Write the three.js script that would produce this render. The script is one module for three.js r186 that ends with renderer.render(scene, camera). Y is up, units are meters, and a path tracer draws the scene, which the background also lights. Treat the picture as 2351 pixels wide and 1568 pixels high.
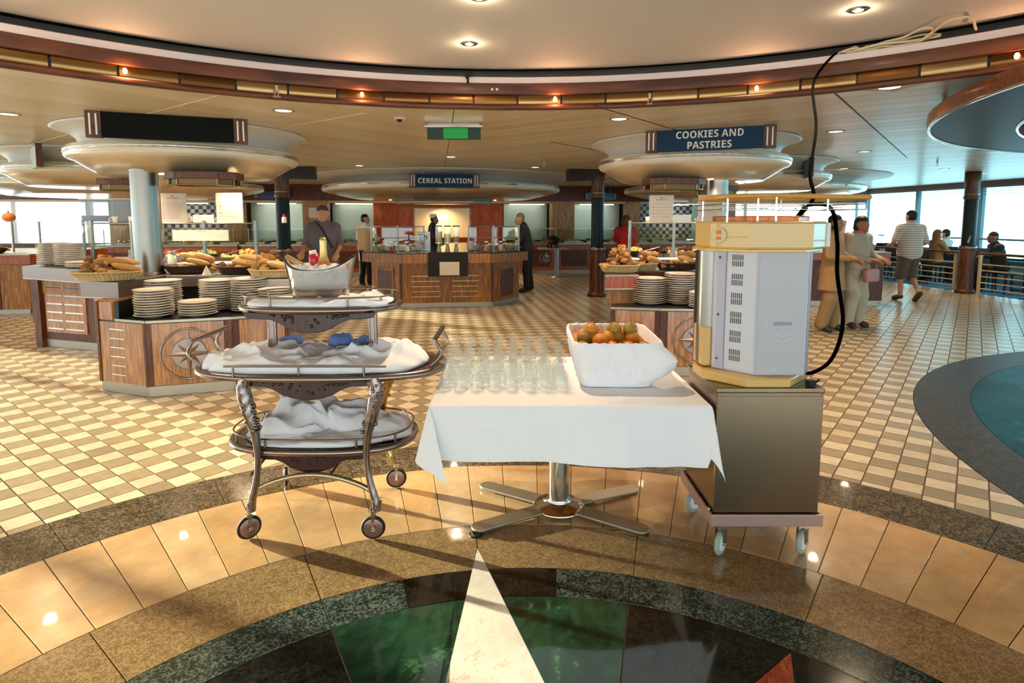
import * as THREE from 'three';
import { mergeGeometries, mergeVertices, toCreasedNormals } from 'three/addons/utils/BufferGeometryUtils.js';
import { RoundedBoxGeometry } from 'three/addons/geometries/RoundedBoxGeometry.js';
import { MarchingCubes } from 'three/addons/objects/MarchingCubes.js';
import { FontLoader } from 'three/addons/loaders/FontLoader.js';
import { RectAreaLightUniformsLib } from 'three/addons/lights/RectAreaLightUniformsLib.js';
RectAreaLightUniformsLib.init();

// ---------- camera, sky, sun, exposure ----------
const scene = new THREE.Scene();
const camera = new THREE.PerspectiveCamera(2 * Math.atan(784 / 1365) * 180 / Math.PI, 2351 / 1568, 0.05, 200);
camera.position.set(0, 1.62, 0);
camera.rotation.x = -Math.atan(137 / 1365);
camera.setViewOffset(2351, 1568, 0, 144, 2351, 1568);
const renderer = new THREE.WebGLRenderer({ antialias: true });
renderer.toneMapping = THREE.LinearToneMapping;
renderer.toneMappingExposure = 1.07;
renderer.shadowMap.enabled = true;
scene.background = new THREE.Color(0.9, 0.92, 1.0);
scene.backgroundIntensity = 6.2;
const SUN_EL = 7.5 * Math.PI / 180, SUN_AZ = 23 * Math.PI / 180;   // light travels towards +x and a little towards +z
const sun = new THREE.DirectionalLight(0xffeed4, 36);
sun.position.set(-40 * Math.cos(SUN_AZ), 40 * Math.tan(SUN_EL), -40 * Math.sin(SUN_AZ) - 3);
sun.target.position.set(0, 0, -3);
sun.castShadow = true; sun.shadow.radius = 1.2; sun.shadow.mapSize.set(4096, 4096);
Object.assign(sun.shadow.camera, { left: -16, right: 16, top: 8, bottom: -8, near: 1, far: 90 });
scene.add(sun, sun.target);
const WARM = 0xffe0bc;

// ---------- the room's own frame: s across, t forward along the hall's axis ----------
const PHI = 7.2 * Math.PI / 180, OX = 0.08, OZ = -0.78, CP = Math.cos(PHI), SP = Math.sin(PHI), PI = Math.PI;
const HC = 2.64;
const W = (s, t) => [OX + s * CP - t * SP, OZ - s * SP - t * CP];
const V = (x, y, z) => new THREE.Vector3(x, y, z);

// ---------- random ----------
let seed = 7;
const rnd = () => { seed = (seed + 0x6d2b79f5) | 0; let t = Math.imul(seed ^ (seed >>> 15), 1 | seed); t = (t + Math.imul(t ^ (t >>> 7), 61 | t)) ^ t; return ((t ^ (t >>> 14)) >>> 0) / 4294967296; };
const rr = (a, b) => a + (b - a) * rnd();

// ---------- naming ----------
const used = new Map();
function numbered(n) { const k = used.get(n) || 0; used.set(n, k + 1); return k ? n + '_' + String(k).padStart(3, '0') : n; }
function tag(o, label, category, group) { o.userData.label = label; o.userData.category = category; if (group) o.userData.group = group; return o; }
function thing(name, label, category, pos = [0, 0, 0], turn = 0, group) {
  const o = new THREE.Group(); o.name = numbered(name); o.position.set(...pos); o.rotation.y = turn; scene.add(o);
  return tag(o, label, category, group);
}
function shade(m) { m.castShadow = true; m.receiveShadow = true; return m; }
function part(name, geo, mat, parent, label) {
  const m = shade(new THREE.Mesh(Array.isArray(geo) ? merge(geo) : geo, mat)); m.name = name; parent.add(m);
  if (label) m.userData.label = label;
  return m;
}
function solo(name, label, category, geo, mat, pos = [0, 0, 0], turn = 0, group) {
  const m = part(numbered(name), geo, mat, scene); m.position.set(...pos); m.rotation.y = turn; return tag(m, label, category, group);
}
function struct(name, geo, mat) { const m = geo ? part(name, geo, mat, scene) : new THREE.Group(); m.name = name; if (!geo) scene.add(m); m.userData.kind = 'structure'; return m; }
function copy(o, label, pos, turn, group) {
  const c = o.clone(); c.name = numbered(o.name.replace(/_\d{3}$/, '')); c.userData = { ...o.userData }; scene.add(c);
  if (pos) c.position.set(...pos); if (turn !== undefined) c.rotation.y = turn; if (label) c.userData.label = label; if (group) c.userData.group = group;
  return c;
}

// ---------- geometry helpers ----------
function clean(g) { const o = g.index ? g.toNonIndexed() : g.clone(); for (const k of Object.keys(o.attributes)) if (!['position', 'normal', 'uv'].includes(k)) o.deleteAttribute(k); o.morphAttributes = {}; return o; }
function merge(list) { return list.length === 1 ? list[0] : mergeGeometries(list.map(clean)); }
function metric(g) {     // uv in metres on the side the face looks to
  g = clean(g); const p = g.attributes.position, n = g.attributes.normal, uv = new Float32Array(p.count * 2);
  for (let i = 0; i < p.count; i++) {
    const f = i - i % 3, ax = Math.abs(n.getX(f) + n.getX(f + 1) + n.getX(f + 2)), ay = Math.abs(n.getY(f) + n.getY(f + 1) + n.getY(f + 2)), az = Math.abs(n.getZ(f) + n.getZ(f + 1) + n.getZ(f + 2));
    if (ay > ax && ay > az) { uv[2 * i] = p.getX(i); uv[2 * i + 1] = p.getZ(i); }
    else if (ax > az) { uv[2 * i] = p.getZ(i); uv[2 * i + 1] = p.getY(i); }
    else { uv[2 * i] = p.getX(i); uv[2 * i + 1] = p.getY(i); }
  }
  g.setAttribute('uv', new THREE.BufferAttribute(uv, 2)); return g;
}
const at = (g, x = 0, y = 0, z = 0, ry = 0, rx = 0, rz = 0) => g.applyMatrix4(new THREE.Matrix4().compose(V(x, y, z), new THREE.Quaternion().setFromEuler(new THREE.Euler(rx, ry, rz, 'YXZ')), V(1, 1, 1)));
function box(w, h, d, x = 0, y = 0, z = 0, r = 0, ry = 0, rx = 0, rz = 0) {   // x, y, z: the centre
  const g = r ? new RoundedBoxGeometry(w, h, d, 2, Math.min(r, w / 2.01, h / 2.01, d / 2.01)) : new THREE.BoxGeometry(w, h, d);
  return at(g, x, y, z, ry, rx, rz);
}
const cyl = (r0, r1, h, x = 0, y = 0, z = 0, n = 20, open = false) => at(new THREE.CylinderGeometry(r1, r0, h, n, 1, open), x, y + h / 2, z);   // r0 below, r1 above, y: the foot
const lathe = (pts, n = 32, a0 = 0, al = PI * 2) => new THREE.LatheGeometry(pts.map((p) => new THREE.Vector2(p[0], p[1])), n, a0, al);
const tube = (pts, r, n = 24, k = 8, closed = false) => new THREE.TubeGeometry(new THREE.CatmullRomCurve3(pts.map((p) => V(...p)), closed, 'centripetal'), n, r, k, closed);
function bar(a, b, r, k = 8, r2) { const A = V(...a), B = V(...b), d = B.clone().sub(A), g = new THREE.CylinderGeometry(r2 ?? r, r, d.length(), k); g.applyQuaternion(new THREE.Quaternion().setFromUnitVectors(V(0, 1, 0), d.clone().normalize())); return g.translate(...A.add(B).multiplyScalar(0.5).toArray()); }
function flatbar(a, b, w, h) { const A = V(...a), B = V(...b), d = B.clone().sub(A), g = new THREE.BoxGeometry(w, h, d.length()); g.applyQuaternion(new THREE.Quaternion().setFromUnitVectors(V(0, 0, 1), d.clone().normalize())); return g.translate(...A.add(B).multiplyScalar(0.5).toArray()); }
function prism(poly, y0, y1, bevel = 0, hole) {     // poly: [x, z] points
  const sh = new THREE.Shape(poly.map((p) => new THREE.Vector2(p[0], -p[1]))); if (hole) sh.holes.push(new THREE.Path(hole.map((p) => new THREE.Vector2(p[0], -p[1]))));
  const g = new THREE.ExtrudeGeometry(sh, { depth: y1 - y0 - 2 * bevel, bevelEnabled: bevel > 0, bevelThickness: bevel, bevelSize: bevel, bevelOffset: -bevel, bevelSegments: 2, curveSegments: 16 });
  return g.rotateX(-PI / 2).translate(0, y0 + bevel, 0);
}
function sector(r0, r1, a0, a1, y0, y1, n = 4, bevel = 0.002) {  // ring piece about the origin, angle from -z towards +x
  const p = []; for (let i = 0; i <= n; i++) { const a = a0 + (a1 - a0) * i / n; p.push([r1 * Math.sin(a), -r1 * Math.cos(a)]); }
  if (r0 <= 0) p.push([0, 0]); else for (let i = n; i >= 0; i--) { const a = a0 + (a1 - a0) * i / n; p.push([r0 * Math.sin(a), -r0 * Math.cos(a)]); }
  return prism(p, y0, y1, bevel);
}
function plate(shape, d, bevel = 0, seg = 12) { return new THREE.ExtrudeGeometry(shape, { depth: d, bevelEnabled: bevel > 0, bevelSize: bevel, bevelThickness: bevel, bevelSegments: 2, curveSegments: seg }); }

// ---------- noise and textures ----------
function vnoise(per, sd) {   // tiling value noise, lattice of per x per
  let s = sd * 7919 + 13; const r = () => { s = (s + 0x6d2b79f5) | 0; let t = Math.imul(s ^ (s >>> 15), 1 | s); t = (t + Math.imul(t ^ (t >>> 7), 61 | t)) ^ t; return ((t ^ (t >>> 14)) >>> 0) / 4294967296; };
  const L = new Float32Array(per * per).map(r), q = (a) => ((a % per) + per) % per;
  return (u, v) => { u *= per; v *= per; const i = Math.floor(u), j = Math.floor(v), f = u - i, g = v - j, sf = f * f * (3 - 2 * f), sg = g * g * (3 - 2 * g), a = L[q(j) * per + q(i)], b = L[q(j) * per + q(i + 1)], c = L[q(j + 1) * per + q(i)], d = L[q(j + 1) * per + q(i + 1)]; return a + (b - a) * sf + (c - a) * sg + (a - b - c + d) * sf * sg; };
}
function tex(n, f, size, color = true) {   // f(u, v) -> [r, g, b] 0..255 sRGB (or one value), size: metres per repeat
  const d = new Uint8Array(n * n * 4);
  for (let j = 0; j < n; j++) for (let i = 0; i < n; i++) { const c = f(i / n, j / n), k = (j * n + i) * 4; d[k] = c[0]; d[k + 1] = c[1]; d[k + 2] = c[2]; d[k + 3] = 255; }
  const t = new THREE.DataTexture(d, n, n); t.wrapS = t.wrapT = THREE.RepeatWrapping; t.magFilter = THREE.LinearFilter; t.minFilter = THREE.LinearMipmapLinearFilter; t.generateMipmaps = true;
  t.repeat.set(1 / size, 1 / size); if (color) t.colorSpace = THREE.SRGBColorSpace; t.needsUpdate = true; return t;
}
const mix3 = (a, b, t) => [a[0] + (b[0] - a[0]) * t, a[1] + (b[1] - a[1]) * t, a[2] + (b[2] - a[2]) * t];
const cl = (x) => Math.max(0, Math.min(1, x)), ss = (a, b, x) => { x = cl((x - a) / (b - a)); return x * x * (3 - 2 * x); };
const N4 = vnoise(4, 1), N8 = vnoise(8, 2), N16 = vnoise(16, 3), N32 = vnoise(32, 4), N64 = vnoise(64, 5), N128 = vnoise(128, 6), N256 = vnoise(256, 9), NB = vnoise(256, 11);
const woodTex = (a, b) => tex(512, (u, v) => { const w = N8(u, v * 0.5) * 0.12, g = N128(u + w * 0.02, v * 0.06) * 0.55 + N64(u + 0.3, v * 0.12) * 0.3 + N256(u, v * 0.2) * 0.25; return mix3(a, b, ss(0.3, 0.8, g)); }, 1.0);
const speck = (cols, size) => tex(512, (u, v) => { const g = N64(u, v) * 0.35 + N128(u, v) * 0.45 + N256(u, v) * 0.2 + (N16(u, v) - 0.5) * 0.15; let c = mix3(cols[0], cols[1], ss(0.32, 0.5, g)); c = mix3(c, cols[2], ss(0.5, 0.66, g)); if (NB(u + 0.37, v + 0.11) > 0.95) c = cols[3]; return c; }, size);
const marble = (a, b, c, size) => tex(512, (u, v) => { const w = N4(u, v) * 0.6 + N8(u, v) * 0.3 + N16(u, v) * 0.15, n = N32(u + v * 0.25 + w * 0.12, v * 0.5 + w * 0.1) * 0.5 + N64(u + v * 0.5, v) * 0.3 + N128(u, v) * 0.2; return mix3(mix3(a, b, ss(0.25, 0.7, w * 0.5 + n * 0.55)), c, ss(0.6, 0.82, n * 0.8 + (N8(u, v) - 0.5) * 0.5) * 0.75); }, size);

const std = (color, roughness = 0.5, metalness = 0, o = {}) => new THREE.MeshStandardMaterial({ color, roughness, metalness, ...o });
const phy = (color, roughness, o = {}) => new THREE.MeshPhysicalMaterial({ color, roughness, ...o });
const M = {};
M.oak = phy(0xffffff, 0.55, { map: woodTex([128, 76, 16], [182, 120, 40]), clearcoat: 0.3, clearcoatRoughness: 0.25 });
M.mahogany = phy(0xffffff, 0.5, { map: woodTex([64, 26, 6], [106, 54, 18]), clearcoat: 0.12, clearcoatRoughness: 0.2 });
M.cherry = phy(0xffffff, 0.4, { map: woodTex([140, 58, 12], [186, 90, 30]), clearcoat: 0.25, clearcoatRoughness: 0.2 });
M.steel = std(0x8f8b84, 0.34, 1); M.steelSatin = std(0xa9a294, 0.42, 1); M.chrome = std(0xd8d6d0, 0.1, 1); M.nickel = std(0x8c7e78, 0.26, 1);
M.white = std(0xece8e2, 0.55); M.china = phy(0xeee6da, 0.22, { clearcoat: 0.6 }); M.black = std(0x08080a, 0.7); M.blackGloss = phy(0x0b0b0d, 0.15, { clearcoat: 0.8 });
M.glass = new THREE.MeshPhysicalMaterial({ color: 0xffffff, roughness: 0.02, transmission: 1, thickness: 0.004, ior: 1.5 });
M.tinted = new THREE.MeshPhysicalMaterial({ color: 0xcdf2f6, roughness: 0.02, transmission: 1, thickness: 0, ior: 1.45 });
M.pane = new THREE.MeshPhysicalMaterial({ color: 0xf4fbf8, roughness: 0.02, transmission: 1, thickness: 0, ior: 1.45 });
M.paper = std(0xcfc6b8, 0.8);
const clothBump = tex(256, (u, v) => { const g = 255 * (N8(u, v) * 0.55 + N16(u, v) * 0.3 + N64(u, v) * 0.1); return [g, g, g]; }, 0.5, false);
M.cable = phy(0x020202, 1, { specularIntensity: 0.1 });
M.linen = std(0xf0eff4, 0.85, 0, { bumpMap: clothBump, bumpScale: 0.006, side: THREE.DoubleSide });
function lamp(pos, inten, color = WARM, angle = 1.1, pen = 0.9, target) {
  const l = new THREE.SpotLight(color, inten, 0, angle, pen, 2); l.position.set(...pos); l.target.position.set(...(target || [pos[0], 0, pos[2]])); l.castShadow = true; l.shadow.radius = 2.5; scene.add(l, l.target); return l;
}
function glow(color, k) { return new THREE.MeshStandardMaterial({ color: 0xfff4e0, emissive: color, emissiveIntensity: k, roughness: 0.6 }); }
// ---------- floor ----------
const TAU = 0.156, U1 = [Math.sin(37.8 * PI / 180), -Math.cos(37.8 * PI / 180)], U2 = [U1[1], -U1[0]];   // tile axes in x, z
const R1 = 3.414, R2 = 3.011, R3 = 2.245, R4 = 1.847, R5 = 1.64;
const OVAL = [7.588, 1.038, 4.578, 4.152];
const floor = struct('floor');
const grout = std(0x5d4a38, 0.8);
const big = []; for (const [s, t] of [[-17, -9], [17, -9], [17, 21], [-17, 21]]) big.push(W(s, t));
part('screed', prism(big, -0.3, -0.006), grout, floor);
const tileTone = (h) => tex(128, (u, v) => { const g = 0.86 + 0.14 * (N8(u + h, v) * 0.6 + N32(u, v + h) * 0.4); return [255 * g, 252 * g, 246 * g]; }, 0.31);
const tTone = [tileTone(0.1), tileTone(0.6)];
const lightTile = [0xcfc0a4, 0xd6c8ae, 0xcab99c].map((c, i) => phy(c, 0.3, { map: tTone[i % 2], clearcoat: 0.3, clearcoatRoughness: 0.25 }));
const darkTile = [0x96866a, 0x9d8d70, 0x8e7e63].map((c, i) => phy(c, 0.3, { map: tTone[i % 2], clearcoat: 0.3, clearcoatRoughness: 0.25 }));
{
  const h = TAU / 2 - 0.004, cells = [];
  const inFloor = (x, z) => {
    const dx = x - OX, dz = z - OZ, s = dx * CP - dz * SP, t = -dx * SP - dz * CP;
    return [s, t, Math.hypot(dx, dz), Math.hypot(s - OVAL[0], t - OVAL[1])];
  };
  for (let i = -130; i < 190; i++) for (let j = -150; j < 150; j++) {
    const a = 0.088 + (i + 0.5) * TAU, b = -0.008 + (j + 0.5) * TAU, x = a * U1[0] + b * U2[0], z = a * U1[1] + b * U2[1];
    const [s, t, r, ro] = inFloor(x, z);
    if (Math.abs(s) > 13.8 || t < -7.6 || t > 18.6 || r < R1 - 0.12 || ro < OVAL[2] - 0.12 || Math.abs(s) > 11.55 + 0.0) continue;
    const cut = Math.abs(r - R1) < 0.13 ? 1 : Math.abs(ro - OVAL[2]) < 0.13 ? 2 : 0;
    const px = 1175.5 + 1365 * x / Math.max(0.1, -z);
    const seen = z < -1.2 && px > -60 && px < 2411;
    cells.push({ x, z, i, j, cut, d: seen ? Math.hypot(x, z) : 1e3 + Math.hypot(x, z), light: ((i + j) & 1) !== 0 });
  }
  cells.sort((a, b) => a.d - b.d);
  const full = at(new THREE.BoxGeometry(2 * h, 0.012, 2 * h), 0, -0.006, 0, Math.atan2(-U1[1], U1[0]));
  const chunk = metric(full);
  const rest = [[], []]; let n = 0;
  const clipPoly = (c) => {    // the tile against the ring, whose outside is kept
    let p = [[-h, -h], [h, -h], [h, h], [-h, h]].map(([a, b]) => [c.x + a * U1[0] + b * U2[0], c.z + a * U1[1] + b * U2[1]]);
    const [cx, cz] = c.cut === 1 ? [OX, OZ] : W(OVAL[0], OVAL[1]), R = (c.cut === 1 ? R1 : OVAL[2]) + 0.004, out = [], f = (q) => Math.hypot(q[0] - cx, q[1] - cz) - R;
    for (let k = 0; k < 4; k++) {
      const A = p[k], B = p[(k + 1) % 4], fa = f(A), fb = f(B);
      if (fa > 0) out.push(A);
      if (fa * fb < 0) { let lo = 0, hi = 1; for (let q = 0; q < 20; q++) { const m = (lo + hi) / 2; (f([A[0] + (B[0] - A[0]) * m, A[1] + (B[1] - A[1]) * m]) > 0) === (fa > 0) ? lo = m : hi = m; } out.push([A[0] + (B[0] - A[0]) * lo, A[1] + (B[1] - A[1]) * lo]); }
    }
    return out.length > 2 ? out : null;
  };
  const cutStuff = [[], []];
  for (const c of cells) {
    const mats = c.light ? lightTile : darkTile, k = c.light ? 0 : 1;
    if (c.cut) {
      const p = clipPoly(c); if (!p) continue;
      const g = metric(prism(p.reverse().map((q) => q), -0.012, 0.0)); 
      if (n < 300 && c.d < 900) { part('tile', g, mats[n % 3], floor); n++; } else cutStuff[k].push(g);
    } else if (n < 300 && c.d < 900) { const m = part('tile', chunk, mats[Math.floor(rnd() * 3)], floor); m.position.set(c.x, rr(-0.0006, 0), c.z); n++; }
    else rest[k].push(c);
  }
  rest.forEach((list, k) => {
    const im = new THREE.InstancedMesh(chunk, k ? darkTile[1] : lightTile[1], list.length), m4 = new THREE.Matrix4(), col = new THREE.Color();
    list.forEach((c, q) => { im.setMatrixAt(q, m4.makeTranslation(c.x, rr(-0.0005, 0), c.z)); const g = rr(0.9, 1.02); im.setColorAt(q, col.setRGB(g, g * rr(0.97, 1), g * rr(0.93, 1))); });
    im.name = k ? 'far_brown_tiles' : 'far_cream_tiles'; im.userData.kind = 'stuff'; im.receiveShadow = true; floor.add(im);
    if (cutStuff[k].length) { const m = part(k ? 'cut_brown_tiles' : 'cut_cream_tiles', cutStuff[k], k ? darkTile[0] : lightTile[0], floor); m.userData.kind = 'stuff'; }
  });
}
// the stone medallion
const polish = { clearcoat: 0.45, clearcoatRoughness: 0.03 };
const beigeStone = ['#d3b084', '#dbbb90', '#ceaa7a'].map((c, i) => phy(c, 0.22, { map: tex(256, (u, v) => { const g = 0.8 + 0.2 * (N4(u + i * 0.3, v) * 0.5 + N16(u, v + i * 0.2) * 0.3 + N64(u, v) * 0.2), y = N8(u, v + i * 0.37); return [255 * g, 255 * (g - 0.05 * y), 255 * (g - 0.1 * y)]; }, 0.7), ...polish, clearcoat: 0.5 }));
const granite = phy(0xffffff, 0.16, { map: speck([[44, 36, 26], [80, 68, 52], [116, 100, 78], [156, 138, 112]], 0.6), ...polish });
const brownGranite = phy(0xffffff, 0.16, { map: speck([[108, 86, 56], [132, 106, 72], [150, 124, 88], [176, 150, 112]], 0.5), ...polish });
const greyGranite = phy(0xffffff, 0.12, { map: speck([[22, 30, 28], [48, 58, 52], [84, 94, 86], [140, 150, 140]], 0.6), ...polish });
const blackGranite = phy(0xffffff, 0.1, { map: speck([[10, 12, 10], [20, 22, 19], [34, 36, 32], [96, 104, 92]], 0.7), ...polish });
const greenMarble = phy(0xffffff, 0.1, { map: marble([14, 36, 24], [34, 66, 46], [78, 108, 80], 0.9), ...polish });
const whiteStone = phy(0xffffff, 0.14, { map: marble([204, 195, 182], [218, 210, 198], [190, 168, 140], 0.8), ...polish });
const redStone = phy(0xffffff, 0.14, { map: marble([110, 42, 26], [146, 66, 42], [166, 92, 66], 0.5), ...polish });
const tealFloor = phy(0xffffff, 0.4, { map: marble([2, 36, 44], [4, 64, 78], [10, 100, 114], 1.4), specularIntensity: 0.25 }), granite2 = phy(0xb8b4b4, 0.4, { map: granite.map, specularIntensity: 0.35 });
const med = thing('floor_medallion', 'large round compass medallion of polished stone set in the tiled floor', 'floor medallion', [OX, 0, OZ]);
const D = PI / 180, A0 = -7.1;
const uvm = (g) => metric(g);
part('backing', prism(Array.from({ length: 72 }, (_, k) => [3.41 * Math.cos(k * PI / 36), 3.41 * Math.sin(k * PI / 36)]), -0.05, -0.007), std(0x2a2018, 0.8), med);
const gap = 0.0022;
const ringOf = (name, r0, r1, step, mats, from = -180, to = 180, n = 4) => { for (let a = A0; a < to + A0 - 0.01; a += step) { const lo = a > 180 ? a - 360 : a; part(name, uvm(sector(r0 + gap, r1 - gap, lo * D + gap / r1, (lo + step) * D - gap / r1, -0.02, 0, n, 0.0015)), Array.isArray(mats) ? mats[Math.floor(rnd() * mats.length)] : mats, med); } };
const ring360 = (name, r0, r1, count, mats, n = 4) => { for (let k = 0; k < count; k++) { const st = 360 / count, a = A0 + k * st; part(name, uvm(sector(r0 + gap, r1 - gap, a * D + gap / r1, (a + st) * D - gap / r1, -0.02, 0, n, 0.0015)), Array.isArray(mats) ? mats[Math.floor(rnd() * mats.length)] : mats, med); } };
ring360('granite_segment', R2, R1, 52, granite, 4);
ring360('beige_stone', R3, R2, 83, beigeStone, 3);
// brown granite with the compass tip let in
const starW = (r) => Math.max(0, 0.1985 * (2.032 - r)), TIP = 2.032;
function polar(r, a) { return [r * Math.sin(a), -r * Math.cos(a)]; }
function cutSector(r0, r1, a0, a1) {      // sector left of or right of the white ray (ray along A0)
  const p = [], n = 10, ax = A0 * D, dirc = (a0 + a1) / 2 > ax ? 1 : -1;
  const edge = (r) => ax + dirc * (Math.asin(Math.min(1, (starW(r) + gap) / r)));
  const lim = (a, r) => dirc > 0 ? Math.max(a, edge(r)) : Math.min(a, edge(r));
  for (let i = 0; i <= n; i++) p.push(polar(r1, lim(a0 + (a1 - a0) * i / n, r1)));
  for (let i = 0; i <= 6; i++) { const r = r1 + (r0 - r1) * i / 6; if (i && i < 6) p.push(polar(r, dirc > 0 ? a1 : lim(a1, r))); }
  for (let i = n; i >= 0; i--) p.push(polar(r0, lim(a0 + (a1 - a0) * i / n, r0)));
  for (let i = 1; i < 6; i++) { const r = r0 + (r1 - r0) * i / 6; p.push(polar(r, dirc > 0 ? lim(a0, r) : a0)); }
  const q = p.filter((v, i) => { const w = p[(i + 1) % p.length]; return Math.hypot(v[0] - w[0], v[1] - w[1]) > 1e-5; });
  return uvm(prism(q, -0.02, 0));
}
const ST2 = 21.97;
for (let k = -8; k < 8; k++) { const a = (A0 + k * ST2) * D + gap / R3, b = (A0 + (k + 1) * ST2) * D - gap / R3; part('brown_granite_slab', (k === 0 || k === -1) ? cutSector(R4 + gap, R3 - gap, a, b) : uvm(sector(R4 + gap, R3 - gap, a, b, -0.02, 0, 10, 0.0015)), brownGranite, med); }
for (const [a, b, m] of [[-174, -132, greyGranite], [-132, -95, blackGranite], [-95, -62, greyGranite], [-62, -29.1, greyGranite], [-29.1, -18.1, greyGranite], [-18.1, A0, blackGranite], [A0, 3.9, blackGranite], [3.9, 14.6, greyGranite], [14.6, 36.8, greyGranite], [36.8, 80, greyGranite], [80, 130, blackGranite], [130, 186, greyGranite]])
  part('inner_granite_segment', (a === A0 || b === A0) ? cutSector(R5 + gap, R4 - gap, a * D + gap, b * D - gap) : uvm(sector(R5 + gap, R4 - gap, a * D + gap / 2, b * D - gap / 2, -0.02, 0, 10, 0.0015)), m, med);
part('green_marble_panel', cutSector(0.32, R5 - gap, -29.1 * D + gap, A0 * D), greenMarble, med);
part('green_marble_panel', cutSector(0.32, R5 - gap, A0 * D, 14.6 * D - gap), greenMarble, med);
const redTip = 1.626, redA = 36.6 * D;
{
  const p = []; for (let i = 0; i <= 8; i++) p.push(polar(R5 - gap, (14.6 * D + gap) + (redA - 14.6 * D - gap) * i / 8));
  p.push(polar(redTip, redA), polar(1.3, redA - 0.075), polar(0.32, redA - 0.09), polar(0.32, 14.6 * D + gap));
  part('black_granite_panel', uvm(prism(p, -0.02, 0)), blackGranite, med);
  const q = [polar(redTip, redA), ...Array.from({ length: 9 }, (_, i) => polar(R5 - gap, redA + 0.001 + (58.5 * D - redA) * i / 8)), polar(0.32, 58.5 * D), polar(0.32, redA + 0.09), polar(1.3, redA + 0.075)];
  part('black_granite_panel', uvm(prism(q, -0.02, 0)), blackGranite, med);
  part('red_stone_point', uvm(prism([polar(redTip - 0.004, redA), polar(1.3, redA + 0.072), polar(0.33, redA + 0.086), polar(0.33, redA - 0.086), polar(1.3, redA - 0.072)], -0.02, 0)), redStone, med);
  part('black_granite_panel', uvm(sector(0.32, R5 - gap, -62 * D, -29.1 * D - gap, -0.02, 0, 10)), blackGranite, med);
  for (const [a, b, m] of [[58.5, 90, greenMarble], [90, 150, blackGranite], [150, 210, greenMarble], [210, 256, blackGranite], [256, 298, greenMarble]]) part('stone_panel', uvm(sector(0.32, R5 - gap, a * D + gap, b * D - gap, -0.02, 0, 12)), m, med);
  const ax = A0 * D, dir = polar(1, ax), pr = [-dir[1], dir[0]], ptAt = (r, w) => [dir[0] * r + pr[0] * w, dir[1] * r + pr[1] * w];
  part('white_stone_point', uvm(prism([ptAt(TIP, 0), ptAt(0.34, starW(0.34)), ptAt(0.34, -starW(0.34))], -0.02, 0.0)), whiteStone, med);
  part('centre_stone', prism(Array.from({ length: 32 }, (_, k) => [0.318 * Math.cos(k * PI / 16), 0.318 * Math.sin(k * PI / 16)]), -0.02, 0), brownGranite, med);
}
{ // the second medallion
  const [x, z] = W(OVAL[0], OVAL[1]), o = thing('stone_floor_ring', 'dark granite ring around a teal stone pool pattern in the floor on the right', 'floor medallion', [x, 0, z], PHI);
  const circ = (R) => { const p = []; for (let k = 0; k < 120; k++) { const a = k * PI / 60, s = OVAL[0] + R * Math.cos(a), t = OVAL[1] + R * Math.sin(a), d = Math.hypot(s, t), q = Math.max(1, (R1 + 0.12 + (OVAL[2] - R)) / d); p.push([s * q - OVAL[0], -(t * q - OVAL[1])]); } return p; };
  part('backing', prism(circ(OVAL[2]), -0.03, -0.004), std(0x202020, 0.7), o);
  part('granite_band', uvm(prism(circ(OVAL[2] - 0.003), -0.02, 0, 0, circ(OVAL[3] + 0.002).reverse())), granite2, o);
  part('teal_stone', uvm(prism(circ(OVAL[3] - 0.002), -0.02, 0)), tealFloor, o, 'polished teal stone centre');
}
{ // little round brass drain at the compass tip
  const [x, z] = [OX + 2.156 * Math.sin(A0 * D), OZ - 2.156 * Math.cos(A0 * D)];
  solo('floor_drain', 'small dark round drain cover at the tip of the white compass point', 'drain', lathe([[0, 0.004], [0.022, 0.004], [0.026, 0.006], [0.034, 0.006], [0.038, 0.001], [0.038, -0.01], [0, -0.01]], 28), std(0x1e261e, 0.35, 0.6), [x, 0, z]);
}
const carpet = std(0x1787ac, 0.95, 0, { map: tex(256, (u, v) => { const g = 0.7 + 0.3 * N64(u, v), k = N8(u, v) > 0.6 ? 0.75 : 1; return [255 * g * k, 255 * g * k, 255 * g]; }, 1.2) });
for (const sg of [-1, 1]) part('carpet', metric(prism([[11.55, -9], [14.6, -9], [14.6, 19], [11.55, 19]].map(([s, t]) => W(sg * s, t)), -0.01, 0.006)), carpet, floor, 'blue carpet beyond the railing');

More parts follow.
